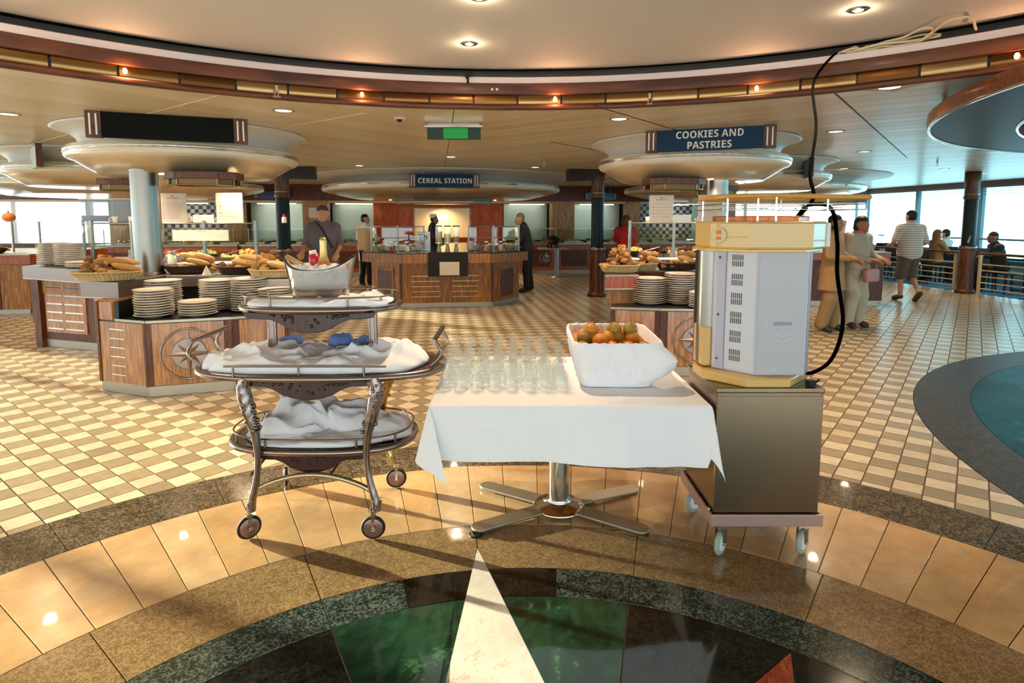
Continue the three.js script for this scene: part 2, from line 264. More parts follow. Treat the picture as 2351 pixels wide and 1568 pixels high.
// ---------- ceiling ----------
const ceil = struct('ceiling');
const slatMat = [phy(0xc9bc9f, 0.4, { clearcoat: 0.15, clearcoatRoughness: 0.2 }), phy(0xcec1a6, 0.38, { clearcoat: 0.15, clearcoatRoughness: 0.2 }), phy(0xc4b79a, 0.4, { clearcoat: 0.15, clearcoatRoughness: 0.2 })];
const FR = 4.62, FC = [0.05, -1.0];
const fs = (FC[0] - OX) * CP - (FC[1] - OZ) * SP, ft = -(FC[0] - OX) * SP - (FC[1] - OZ) * CP;
{
  ceil.position.set(OX, 0, OZ); ceil.rotation.y = PHI;
  const deck = prism([[-17, 9], [17, 9], [17, -21], [-17, -21]], HC + 0.03, HC + 0.3, 0, Array.from({ length: 72 }, (_, k) => [fs + (FR + 0.12) * Math.cos(k * PI / 36), -ft + (FR + 0.12) * Math.sin(k * PI / 36)]).reverse());
  part('ceiling_backing', deck, std(0x6a5c48, 0.8), ceil);
  const w = 0.3, q = Math.SQRT1_2;
  const halfplane = (poly, f) => { const o = []; poly.forEach((A, k) => { const B = poly[(k + 1) % poly.length], fa = f(A), fb = f(B); if (fa >= 0) o.push(A); if (fa * fb < 0) { const m = fa / (fa - fb); o.push([A[0] + (B[0] - A[0]) * m, A[1] + (B[1] - A[1]) * m]); } }); return o; };
  let n = 0;
  for (const sg of [-1, 1]) for (let k = -36; k < 86; k++) {
    const v0 = k * w + 0.005, v1 = (k + 1) * w - 0.005;     // v across the slats = (sg*s + t)/sqrt2, u along = (t - sg*s)/sqrt2
    const st = (u, v) => [sg * (v - u) * q, (u + v) * q];
    const cu = (ft - sg * fs) * q, cv = (ft + sg * fs) * q, RR = FR + 0.04, e = (v) => { const d = RR * RR - (v - cv) * (v - cv); return d > 0 ? Math.sqrt(d) : -1; };
    const e0 = e(v0), e1 = e(v1), spans = [];
    if (e0 < 0 && e1 < 0) spans.push([[-30, v0], [30, v0], [30, v1], [-30, v1]]);
    else { const m0 = Math.max(0, e0), m1 = Math.max(0, e1); spans.push([[-30, v0], [cu - m0, v0], [cu - m1, v1], [-30, v1]], [[cu + m0, v0], [30, v0], [30, v1], [cu + m1, v1]]); }
    for (const sp of spans) {
      let p = sp.map(([u, v]) => st(u, v));
      p = halfplane(p, (a) => sg * a[0] - 0.004); p = halfplane(p, (a) => 14.4 - sg * a[0]); p = halfplane(p, (a) => a[1] + 7.4); p = halfplane(p, (a) => 18.4 - a[1]);
      if (p.length < 3) continue;
      let area = 0; p.forEach((A, i) => { const B = p[(i + 1) % p.length]; area += A[0] * B[1] - A[1] * B[0]; }); if (Math.abs(area) < 0.01) continue;
      if (area < 0) p.reverse();
      part('slat', prism(p.map(([s, t]) => [s, -t]).reverse(), HC, HC + 0.03, 0.003), slatMat[n++ % 3], ceil);
    }
  }
  // the seam strips between the panel runs
  const seam = [std(0x241c14, 0.6), std(0xd8c49c, 0.4)];
  const seamAt = (sg, u, v0, v1, m) => { const P = (uu, v) => [sg * (v - uu) * q, -(uu + v) * q], a = P(u - 0.006, v0), b = P(u + 0.006, v0), c = P(u + 0.006, v1), d = P(u - 0.006, v1); const poly = sg > 0 ? [a, d, c, b] : [a, b, c, d]; part('seam_strip', prism(poly, HC - 0.0035, HC + 0.002), m, ceil); };
  for (const [sg, s, t, m, L] of [[1, 3.03, 3.81, 0, 6.5], [1, 1.2, 4.55, 0, 5], [1, -0.6 + 1.9, 7.1, 0, 5], [-1, 3.4, 4.1, 1, 6.5], [-1, 1.9, 4.5, 1, 6], [-1, 0.8, 5.2, 1, 5], [-1, 6, 2.6, 0, 5]]) { const u = (t - s) * q, v = (t + s) * q; seamAt(sg, u, v + 0.05, v + L, seam[m]); }
}
const domeMat = std(0xcccdd2, 0.75);
const dome = struct('ceiling_dome', prism(Array.from({ length: 72 }, (_, k) => [FC[0] + 4.68 * Math.cos(k * PI / 36), FC[1] + 4.68 * Math.sin(k * PI / 36)]), 3.0, 3.06), domeMat);
// ---------- the round fascia ----------
const trim = struct('trim_1'); trim.position.set(FC[0], 0, FC[1]);
{
  const inward = (pts) => lathe(pts, 120);
  part('lower_molding', inward([[FR + 0.06, HC + 0.01], [FR + 0.05, HC - 0.012], [FR + 0.012, HC - 0.016], [FR - 0.004, HC - 0.004], [FR - 0.004, HC + 0.022], [FR + 0.012, HC + 0.036], [FR + 0.06, HC + 0.036]]), M.mahogany, trim);
  part('wood_band', inward([[FR + 0.06, HC + 0.118], [FR - 0.002, HC + 0.118], [FR - 0.012, HC + 0.126], [FR - 0.012, HC + 0.212], [FR + 0.0, HC + 0.22], [FR + 0.06, HC + 0.22]]), M.mahogany, trim);
  part('ledge', inward([[FR + 0.06, HC + 0.22], [FR + 0.002, HC + 0.22], [FR - 0.004, HC + 0.226], [FR - 0.004, HC + 0.272], [FR + 0.002, HC + 0.278], [FR + 0.06, HC + 0.278], [FR + 0.06, HC + 0.22]]), std(0xdccfd0, 0.6), trim, 'pale painted ledge');
  part('cove_back', lathe([[FR + 0.07, HC + 0.0], [FR + 0.08, HC + 0.27], [FR + 0.62, HC + 0.27], [FR + 0.62, 3.12]], 96), std(0x9a8f84, 0.8, 0, { side: THREE.DoubleSide }), trim);
  const brass = [[0x74502c, 0.28], [0x8f6c42, 0.22], [0x5c3c20, 0.34], [0x9c7c52, 0.26], [0x6c4628, 0.2]].map(([c, r]) => std(c, r, 1));
  for (let k = 0; k < 72; k++) { const a = k * 5 * D + 0.002, g = lathe([[FR + 0.03, HC + 0.036], [FR + 0.01, HC + 0.037], [FR + 0.01, HC + 0.118], [FR + 0.03, HC + 0.119]], 3, a, 5 * D - 0.004); part('mirror_panel', g, brass[Math.floor(rnd() * 5)], trim); }
}
// fascia lamps
const fl = [-83.5, -61.5, -39.5, -17.4, 4.3, 25.9, 46.9, 69];
const bulbMat = glow(0xffb070, 6);
const fasciaWord = ['far left', 'left', 'left of the dark overhead sign', 'above the blank dark sign', 'nearest the green sign', 'above the pastry sign', 'right by the hanging cable', 'far right'];
let fProto;
fl.forEach((deg, k) => {
  const a = deg * D, x = FC[0] + (FR - 0.02) * Math.sin(a), z = FC[1] - (FR - 0.02) * Math.cos(a);
  const lab = `small glowing halogen on the brass fascia band, ${['beyond the left picture edge', 'off to the left', 'farthest left above the dark blank sign', 'left of the green exit sign', 'just right of the green exit sign', 'above the right end of the pastry sign', 'at the right picture edge', 'off to the right'][k]}`;
  let o;
  if (!fProto) { o = fProto = thing('fascia_lamp', lab, 'lamp', [x, HC + 0.075, z], -a, 'halogen lamps round the fascia'); part('bulb', lathe([[0, -0.022], [0.012, -0.018], [0.017, 0], [0.012, 0.018], [0, 0.024]], 14), bulbMat, o); part('holder', at(cyl(0.016, 0.012, 0.028, 0, 0, 0, 14), 0, 0, -0.03, 0, PI / 2), M.chrome, o); }
  else o = copy(fProto, lab, [x, HC + 0.075, z], -a);
  const l = new THREE.PointLight(0xffb880, 0.5); l.position.set(x, HC + 0.075, z); l.shadow.radius = 0.8; l.castShadow = true; scene.add(l);
});
// ---------- recessed downlights ----------
let dProto;
const lensMat = glow(0xfff0d8, 4.5);
function downlight(s, t, label, inten = 10, r = 0.085, group = 'recessed ceiling downlights') {
  const [x, z] = W(s, t); let o;
  if (!dProto) { o = dProto = thing('downlight', label, 'downlight', [x, HC, z], 0, group); part('trim_ring', lathe([[0.075, -0.001], [0.085, -0.006], [0.1, -0.004], [0.102, 0.001], [0.075, 0.001]], 28), M.steelSatin, o); part('lens', lathe([[0, -0.002], [0.06, -0.003], [0.075, -0.002], [0.075, 0.0], [0, 0.0]], 24), lensMat, o); }
  else o = copy(dProto, label, [x, HC, z], 0, group);
  lamp([x, HC - 0.02, z], inten, WARM, 1.25, 1);
}
[[-4.31, 5.74, 'recessed round downlight at the left picture edge'], [-1.6, 5.21, 'recessed round downlight right of the blank dark sign'], [1.69, 5.27, 'recessed round downlight left above the pastry sign'], [3.33, 3.58, 'recessed round downlight close under the fascia right of the cable'], [4.47, 5.8, 'recessed round downlight in the reddish reflection on the ceiling'], [0.04, 6.93, 'recessed round downlight just below the green exit sign'],
  [0.07, 9.22, 'recessed round downlight above the cereal sign'], [-1.63, 11.05, 'recessed downlight above the left shoulder of the cereal canopy'], [1.77, 11.0, 'recessed downlight above the right shoulder of the cereal canopy'], [6.28, 7.67, 'recessed downlight right of the cable beside the pastry canopy'], [8.04, 10.52, 'recessed downlight far right of the pastry canopy near the wide rear canopy'], [10.14, 10.36, 'recessed downlight in the bluish ceiling left of the window column'], [12.0, 11.3, 'recessed downlight in the bluish ceiling right of the window column'],
].forEach(([s, t, l]) => downlight(s, t, l));
for (const [s, t] of [[-6.3, 7.6], [-8.0, 10.5], [-7.6, 4.2], [7.6, 4.2], [-5, 14.5], [5, 14.5], [0, 13], [-10, 14], [10.5, 14.5]]) downlight(s, t, 'recessed round downlight in the slatted ceiling, mostly behind a canopy', 9, 0.085, 'downlights hidden behind canopies');
// dome halogens
let hProto;
[[0.096, 4.1, 'glowing recessed halogen in the smooth ceiling above the cereal sign'], [0.105, 3.108, 'glowing recessed halogen cut by the top picture edge'], [2.609, 3.011, 'glowing recessed halogen at the upper right near the cable loops'], [-2.8, 3.28, 'recessed halogen of the smooth ceiling beyond the upper left'], [0, -3, 'recessed halogen behind the viewpoint']].forEach(([s, t, lab], i) => {
  const [x, z] = W(s, t);
  if (!hProto) { hProto = thing('halogen_spot', lab, 'downlight', [x, 3.0, z]); part('trim_ring', lathe([[0.035, -0.002], [0.045, -0.012], [0.062, -0.006], [0.066, 0.001], [0.035, 0.001]], 28), M.chrome, hProto); part('bulb', lathe([[0, -0.016], [0.02, -0.013], [0.034, -0.004], [0.034, 0], [0, 0]], 20), glow(0xffe8c8, 9), hProto); }
  else copy(hProto, lab, [x, 3.0, z]);
  lamp([x, 2.975, z], 13, 0xffe2bd, 1.0, 1).shadow.radius = 0.9;
  const p = new THREE.PointLight(0xffd9a8, 0.25); p.position.set(x, 2.965, z); p.shadow.radius = 0.7; p.castShadow = true; scene.add(p);
});

// ---------- outer walls and windows ----------
const wallMat = std(0xb9a88c, 0.7), frameMat = std(0x3f7f8c, 0.4), frameDark = phy(0xffffff, 0.4, { map: M.mahogany.map });
function windowWall(name, sg, t0, t1, n0) {   // long side walls with a band of panes
  const s0 = 14.6 * sg, s1 = 14.9 * sg, poly = (a, b) => { const p = [W(s0, a), W(s1, a), W(s1, b), W(s0, b)]; return sg > 0 ? p : p.reverse(); };
  const w = struct(name);
  part('lower_wall', prism(poly(t0, t1), 0, 0.5), std(0x6f9aa0, 0.6), w); part('upper_wall', prism(poly(t0, t1), 2.5, HC + 0.3), std(0x6a5038, 0.6), w);
  const sill = part('sill', prism([W(s0 - 0.12 * sg, t0), W(s1, t0), W(s1, t1), W(s0 - 0.12 * sg, t1)][sg > 0 ? 'slice' : 'reverse'](), 0.5, 0.54), frameMat, w);
  let k = n0;
  for (let t = t0; t < t1 - 0.5; t += 2.2) {
    const win = struct('window_' + (k++)), tm = Math.min(t + 2.2, t1), [x, z] = W(s0 + 0.12 * sg, (t + tm) / 2), L = tm - t; win.position.set(x, 0, z); win.rotation.y = PHI;
    part('frame', [box(0.1, 1.98, 0.09, 0, 1.52, -L / 2 + 0.045), box(0.1, 1.98, 0.03, 0, 1.52, L / 2 - 0.015), box(0.1, 0.06, L, 0, 0.57, 0), box(0.1, 0.04, L, 0, 2.49, 0), box(0.05, 0.05, L, -0.12 * sg, 1.08, 0)], frameMat, win);
    if (sg > 0) for (const y of [2.3, 2.37, 2.43]) part('blind_slat', box(0.012, 0.012, L - 0.1, -0.02, y, 0), frameMat, win);
    part('pane', box(0.012, 1.9, L - 0.1, 0.01, 1.53, 0), sg > 0 ? M.tinted : M.pane, win);
  }
  return k;
}
let wn = windowWall('wall_left', -1, -8, 19, 1);
wn = windowWall('wall_right', 1, -8, 19, wn);
{ // wall behind the viewpoint with wide openings, and the end wall
  const back = struct('wall_behind'), q = (a, b, y0, y1, t0 = -8.3, t1 = -8) => prism([W(a, t0), W(b, t0), W(b, t1), W(a, t1)], y0, y1);
  part('lower_wall', q(-15, 15, 0, 0.3), wallMat, back); part('upper_wall', q(-15, 15, 2.5, 3.0), wallMat, back);
  for (let s = -15; s <= 15; s += 3) part('pier', q(s - 0.12, s + 0.12, 0.3, 2.5), frameDark, back);
  for (let s = -15; s < 15; s += 3) { const win = struct('window_' + (wn++)); part('pane', q(s + 0.12, s + 2.88, 0.3, 2.5, -8.16, -8.15), M.pane, win); }
  struct('roof_deck', prism([W(-17, -9), W(17, -9), W(17, 21), W(-17, 21)], 3.22, 3.4), std(0x777777, 0.9));
}
// ---------- end wall, serving line ----------
{
  const end = struct('wall_end'), q = (a, b, y0, y1, t0, t1) => metric(prism([W(a, t0), W(b, t0), W(b, t1), W(a, t1)], y0, y1));
  part('backing', q(-8.5, 8.2, 0, HC + 0.3, 18.6, 18.9), std(0x4a3322, 0.7), end); { let n = wn; for (const [a, b] of [[-14.6, -8.5], [8.2, 14.6]]) { part('lower_wall', q(a, b, 0, 0.9, 18.6, 18.9), std(0x6a4a30, 0.6), end); part('upper_wall', q(a, b, 2.3, HC + 0.3, 18.6, 18.9), frameDark, end); for (let s = a; s < b - 1; s += (b - a) / 3) { const win = struct('window_' + (n++)); part('pane', q(s + 0.05, s + (b - a) / 3 - 0.05, 0.9, 2.3, 18.72, 18.73), M.pane, win); part('frame', q(s - 0.06, s + 0.06, 0.9, 2.3, 18.6, 18.8), M.white, win); } } }
  part('valance', q(-14, 14, 2.16, HC + 0.02, 17.5, 17.7), M.mahogany, end); part('light_cornice', q(-13.6, 13.6, 2.1, 2.16, 17.46, 17.7), std(0xd9b98a, 0.5), end);
  part('orange_panel', q(-2.1, 1.9, 0.9, 2.1, 18.0, 18.1), phy(0xffffff, 0.35, { map: woodTex([150, 58, 12], [186, 84, 26]), clearcoat: 0.05, specularIntensity: 0.4 }), end, 'glowing orange-brown veneer panel');
  part('white_panel', q(-0.85, 0.85, 1.05, 1.95, 17.94, 18.0), std(0xe9d6b4, 0.5), end); part('panel_frame', [q(-0.9, -0.85, 1.0, 2.0, 17.92, 18.0), q(0.85, 0.9, 1.0, 2.0, 17.92, 18.0), q(-0.9, 0.9, 1.95, 2.0, 17.92, 18.0)], M.oak, end);
  const lensG = lathe([[0, -0.006], [0.04, -0.006], [0.05, -0.001], [0.05, 0.003], [0, 0.003]], 16), cornice = (s, k, c) => { const [x, z] = W(s, 17.56); part('cornice_lamp', lensG, lensMat, end).position.set(x, 2.098, z); lamp([x, 2.08, z], k, c, 1.3, 1); }; cornice(0, 14, 0xffd49a); for (const s of [-7.5, -3.9, 3.9, 7.5]) cornice(s, 7, WARM);
  for (const sg of [-1, 1]) {
    for (const [a, b] of [[3.35, 4.05], [5.75, 6.15], [8.8, 9.3]]) part('wood_pier', q(sg * a, sg * b, 0, 2.16, 17.3, 17.8), M.oak, end);
    for (const [a, b] of [[1.95, 3.35], [4.05, 5.75], [6.15, 8.8]]) { const bay = part('steel_bay', q(sg * a, sg * b, 0.95, 2.1, 18.2, 18.26), std(0xb4bcae, 0.35, 0.6), end, 'lit brushed steel back panel of the serving line'); }
    for (const s of [2.65, 4.9, 7.4]) { const [x, z] = W(sg * s, 17.85), g = glow(0xf4ffe6, 5); part('strip_lamp', at(box(1.1, 0.025, 0.06), 0, 0, 0), g, end).position.set(x, 2.08, z); end.children[end.children.length - 1].rotation.y = PHI; const l = new THREE.RectAreaLight(0xf4ffe6, 9, 1.1, 0.06); l.position.set(x, 2.05, z); l.lookAt(x, 0, z); scene.add(l); }
    const tiles = tex(128, (u, v) => { const k = (Math.floor(u * 8) + Math.floor(v * 8)) & 1; return k ? [150, 150, 150] : [14, 14, 20]; }, 0.9); tiles.magFilter = THREE.NearestFilter;
    part('checker_panel', q(sg * 6.2, sg * 8.2, 1.0, 2.1, 18.1, 18.18), std(0xffffff, 0.4, 0, { map: tiles }), end, 'small black and white checked wall tiles');
  }
}
// counters of the serving line
for (const sg of [-1, 1]) for (const [a, b, lab] of [[2.2, 5.6, 'nearer the middle of the end wall'], [5.7, 9.4, 'towards the window side of the end wall']]) {
  const [x, z] = W(sg * (a + b) / 2, 17.0), L = b - a, o = thing('serving_counter', `wooden serving counter on the ${sg < 0 ? 'left' : 'right'}, ${lab}`, 'counter', [x, 0, z], PHI);
  part('body', metric(box(L, 0.76, 0.7, 0, 0.48, 0)), M.cherry, o); part('plinth', box(L - 0.1, 0.1, 0.62, 0, 0.05, 0), M.steelSatin, o); part('worktop', box(L + 0.06, 0.06, 0.84, 0, 0.89, 0, 0.012), M.steel, o);
  for (let k = 0; k < 3; k++) part('recessed_panel', box(L / 3 - 0.35, 0.5, 0.02, -L / 2 + (k + 0.5) * L / 3, 0.46, 0.355), M.mahogany, o);
  const em = emblem(0.2); for (const k of [0.25, 0.72]) { const e = part('compass_emblem', em, M.nickel, o); e.position.set(-L / 2 + k * L, 0.46, 0.37); }
  part('glass_shelf', box(L - 0.2, 0.012, 0.3, 0, 1.34, 0.1), M.pane, o); for (let k = 0; k < 4; k++) part('post', cyl(0.014, 0.014, 0.42, -L / 2 + 0.15 + k * (L - 0.3) / 3, 0.92, 0.12, 10), M.steel, o);
  part('guard_glass', box(L - 0.2, 0.4, 0.008, 0, 1.12, 0.3, 0, 0, -0.5), M.pane, o);
}
// food tins on the serving line
{
  const foods = [0xd89a3a, 0xc9752e, 0xe4c06a, 0xb8562a, 0xd9b060, 0x9a5a2c]; let p0;
  for (const sg of [-1, 1]) for (let k = 0; k < 10; k++) {
    const s = sg * (2.5 + k * 0.68), [x, z] = W(s, 16.85), lab = `${['first', 'second', 'third', 'fourth', 'fifth', 'sixth', 'seventh', 'eighth', 'ninth', 'tenth'][k]} steel food tray outwards along the ${sg < 0 ? 'left' : 'right'} serving counters`;
    const o = thing('food_tray', lab, 'food tray', [x, 0.92, z], PHI); part('tray', [box(0.5, 0.01, 0.36, 0, 0.006, 0), box(0.5, 0.05, 0.01, 0, 0.03, 0.18), box(0.5, 0.05, 0.01, 0, 0.03, -0.18), box(0.01, 0.05, 0.36, 0.25, 0.03, 0), box(0.01, 0.05, 0.36, -0.25, 0.03, 0)], M.steel, o);
    const g = []; for (let i = 0; i < 14; i++) g.push(at(new THREE.IcosahedronGeometry(rr(0.03, 0.05), 1), rr(-0.2, 0.2), rr(0.03, 0.1), rr(-0.14, 0.14))); const f = part('food', g, std(foods[(k + (sg > 0 ? 2 : 0)) % 6], 0.5), o); f.userData.kind = 'stuff';
  }
}
function emblem(R) {   // ship's wheel ring with an eight-pointed star, facing +z
  const g = [new THREE.TorusGeometry(R, 0.009, 8, 40), new THREE.TorusGeometry(R * 0.62, 0.004, 6, 32)];
  for (let k = 0; k < 8; k++) {
    const a = k * PI / 4, L = k % 2 ? R * 0.55 : R * 0.98, w = k % 2 ? 0.16 : 0.2, c = Math.cos(a), s = Math.sin(a), m = R * w;
    const v = (x, y, z) => [x * c - y * s, x * s + y * c, z], A = v(L, 0, 0.002), B = v(m * 0.9, m * 0.55, 0.003), C = v(m * 0.9, -m * 0.55, 0.003), O = [0, 0, 0.022];
    const bg = new THREE.BufferGeometry(); bg.setAttribute('position', new THREE.Float32BufferAttribute([...O, ...C, ...A, ...O, ...A, ...B], 3)); bg.setAttribute('uv', new THREE.Float32BufferAttribute(new Array(12).fill(0), 2)); bg.computeVertexNormals(); g.push(bg);
  }
  g.push(at(new THREE.CircleGeometry(R * 0.6, 32), 0, 0, 0.001));
  return merge(g);
}

// ---------- columns ----------
function pillar(s, t, label, side) {
  const [x, z] = W(s, t), o = thing('pillar', label, 'column', [x, 0, z], PHI);
  part('base', metric(lathe([[0, 0], [0.19, 0], [0.19, 0.05], [0.165, 0.08], [0.15, 0.1], [0.15, 0.92], [0.165, 0.95], [0.165, 0.98], [0, 0.98]], 24)), M.mahogany, o);
  part('base_band', lathe([[0.15, 0.97], [0.17, 0.975], [0.17, 1.03], [0.14, 1.04]], 24), M.nickel, o);
  part('shaft', lathe([[0.125, 1.03], [0.13, 1.1], [0.13, 1.98], [0.125, 2.05]], 24), phy(0x0a1a1a, 0.4, { specularIntensity: 0.4 }), o, 'polished dark green shaft');
  part('capital', metric(lathe([[0.125, 2.04], [0.15, 2.06], [0.15, 2.1], [0.135, 2.12], [0.135, 2.4], [0.15, 2.42], [0.15, HC], [0, HC]], 24)), M.mahogany, o);
  part('capital_band', lathe([[0.136, 2.14], [0.145, 2.145], [0.145, 2.165], [0.136, 2.17]], 24), M.nickel, o);
  if (side) part('bracket', metric(box(0.7, HC - 2.4, 0.26, side * 0.3, (HC + 2.4) / 2, 0.0)), std(0x1a0e08, 0.35), o);
  return o;
}
pillar(-3.18, 11.5, 'dark green polished column between the left buffet island and the cereal station', 1);
pillar(3.16, 11.4, 'dark green polished column between the cereal station and the pastry island', -1);
{
  const o = pillar(11.35, 10.9, 'mahogany and dark green column standing in the line of the railing by the windows');
  const g = []; for (let k = 0; k < 26; k++) { const a = k * 1.1; g.push(at(new THREE.SphereGeometry(0.022, 8, 6), 0.13 * Math.sin(a * 0.08) - 0.1, 1.12 + k * 0.034, 0.095)); } part('garland', g, M.chrome, o, 'twisted silver garland');
}
pillar(-11.35, 10.9, 'mahogany column by the left windows, hidden behind the far left counter');

// ---------- canopies ----------
const canWhite = std(0xd0ccc4, 0.45), canCream = phy(0xe0d6c0, 0.3, { clearcoat: 0.4 }), under = phy(0xdcc29a, 0.26, { metalness: 0.25, clearcoat: 0.5, clearcoatRoughness: 0.15 });
function canopy(s, t, r, label, o = {}) {
  const [x, z] = W(s, t), g = thing('canopy', label, 'canopy', [x, 0, z], PHI), Hr = o.hr || 2.34, Hb = o.hb || 2.12, n = 56, k = o.top || 0.09;
  part('trumpet', lathe([[r + k, HC - 0.002], [r + k + 0.02, HC - 0.02], [r + k - 0.01, HC - 0.03], [r * 0.97, HC - 0.06], [r * 0.9, HC - 0.13], [r * 0.87, Hr + 0.06]], n), canWhite, g);
  part('rim', lathe([[r * 0.87, Hr + 0.06], [r - 0.06, Hr + 0.085], [r - 0.02, Hr + 0.075], [r + 0.0, Hr + 0.045]], n), canCream, g);
  part('chrome_stripe', lathe([[r, Hr + 0.045], [r + 0.012, Hr + 0.04], [r + 0.012, Hr + 0.028], [r - 0.004, Hr + 0.022], [r + 0.012, Hr + 0.016], [r + 0.012, Hr + 0.004], [r, Hr]], n), M.chrome, g);
  part('lower_rim', lathe([[r, Hr], [r + 0.004, Hr - 0.02], [r - 0.02, Hr - 0.05], [r - 0.08, Hr - 0.07]], n), canCream, g);
  part('underside', lathe([[r - 0.08, Hr - 0.07], [r * 0.74, Hb], [0, Hb - 0.004]], n), under, g);
  for (const [a, rad] of o.lamps || []) {
    const sx = Math.sin(a) * rad * r, sz = -Math.cos(a) * rad * r, y = Hb - 0.006; part('lamp', lathe([[0, -0.006], [0.03, -0.006], [0.04, -0.002], [0.04, 0.004], [0, 0.004]], 16), lensMat, g).position.set(sx, y, sz);
    if (o.power) lamp([x + sx * CP + sz * SP, y - 0.03, z - sx * SP + sz * CP], o.power, WARM, 1.2, 1);
  }
  return g;
}
const LAMPS = [[0.4, 0.5], [1.9, 0.5], [3.2, 0.55], [4.6, 0.5]];
canopy(-3.14, 7.0, 1.24, 'round cream canopy hanging over the left buffet island with the blank dark sign', { lamps: LAMPS, power: 7 });
canopy(3.26, 7.05, 1.24, 'round cream canopy hanging over the pastry island with the blue sign', { lamps: LAMPS, power: 7 });
canopy(-5.5, 9.6, 1.25, 'round canopy behind and left of the nearest left canopy', { lamps: LAMPS.slice(0, 2), power: 8 });
canopy(5.6, 9.6, 1.25, 'round canopy half hidden behind the pastry canopy', { lamps: LAMPS.slice(0, 2), power: 8 });
canopy(0, 14.6, 2.95, 'very wide round canopy over the cereal station', { lamps: [[0, 0.35], [1.2, 0.5], [5.1, 0.5], [3, 0.4]], power: 10, top: 0.45 });
canopy(-7.2, 14.0, 2.9, 'wide rear canopy on the left in front of the end wall', { lamps: LAMPS.slice(0, 2), power: 10, top: 0.5 });
canopy(7.6, 14.0, 2.9, 'wide grey rear canopy on the right near the windows', { lamps: LAMPS.slice(0, 2), power: 10, top: 0.5 });

// mirrored glass boxes under the canopies
function glassBox(s, t, label, w = 0.72, turn = 0) {
  const [x, z] = W(s, t), o = thing('canopy_lantern', label, 'lamp housing', [x, 2.115, z], PHI + turn);
  const oct = (a, b) => [[-a, -b * 0.5], [-a * 0.6, -b], [a * 0.6, -b], [a, -b * 0.5], [a, b * 0.5], [a * 0.6, b], [-a * 0.6, b], [-a, b * 0.5]];
  part('wood_band', metric(prism(oct(w / 2, w * 0.36), -0.075, 0, 0.004)), M.mahogany, o);
  part('mirror', prism(oct(w / 2 - 0.04, w * 0.36 - 0.04), -0.13, -0.075), std(0x5a4630, 0.15, 1), o);
  part('frame', [...oct(w / 2 - 0.03, w * 0.36 - 0.03).map((p, i, A) => bar([p[0], -0.135, p[1]], [A[(i + 1) % 8][0], -0.135, A[(i + 1) % 8][1]], 0.008, 6)), ...oct(w / 2 - 0.03, w * 0.36 - 0.03).map((p) => bar([p[0], -0.075, p[1]], [p[0], -0.135, p[1]], 0.008, 6))], std(0x8a7040, 0.3, 1), o);
}
glassBox(-2.65, 6.1, 'octagonal mirrored lamp housing with a mahogany band under the left canopy');
glassBox(2.75, 6.4, 'octagonal mirrored lamp housing with a mahogany band under the pastry canopy');
glassBox(-4.05, 7.35, 'second lamp housing, deeper under the left canopy beside the steel column', 0.6, 0.4); glassBox(4.05, 7.9, 'second lamp housing, deeper under the pastry canopy beside the steel column', 0.6, -0.4);
glassBox(0, 14.0, 'wide octagonal lamp housing under the cereal canopy', 2.3);

// ---------- overhead signs ----------
const font = await new FontLoader().loadAsync('fonts/droid/droid_sans_bold.typeface.json');
const { TextGeometry } = await import('three/addons/geometries/TextGeometry.js');
const signBlue = phy(0x0a3050, 0.5, { specularIntensity: 0.4 }), signText = std(0xd8d4c8, 0.4), signBlack = phy(0x050705, 0.6, { specularIntensity: 0.25 });
function sign(name, x, y, z, turn, w, h, faceMat, label, lines = [], size = 0.08) {
  const o = thing(name, label, 'sign', [x, y, z], turn), e = 0.1 * w / 1.4 + 0.03;
  part('board', box(w - 2 * e + 0.01, h * 0.94, 0.05, 0, 0, 0, 0.004), faceMat, o);
  for (const sx of [-1, 1]) {
    const end = part('end_block', metric(box(e, h, 0.07, sx * (w - e) / 2, 0, 0.0, 0.006)), M.mahogany, o);
    for (const k of [-1, 1]) part('white_bar', box(e * 0.12, h * 0.78, 0.01, sx * (w - e) / 2 + k * e * 0.2, 0, 0.037, 0.004), M.white, end);
  }
  lines.forEach((txt, i) => {
    const g = new TextGeometry(txt, { font, size, depth: 0.006, curveSegments: 5, bevelEnabled: false }); g.computeBoundingBox(); const bw = g.boundingBox.max.x - g.boundingBox.min.x; g.translate(-bw / 2, -size / 2 + ((lines.length - 1) / 2 - i) * size * 1.5, 0.026);
    part('lettering', g, signText, o);
  });
  part('hanger', [bar([-w * 0.3, h / 2, 0], [-w * 0.3, HC - y, 0], 0.006, 6), bar([w * 0.3, h / 2, 0], [w * 0.3, HC - y, 0], 0.006, 6)], M.steel, o);
  return o;
}
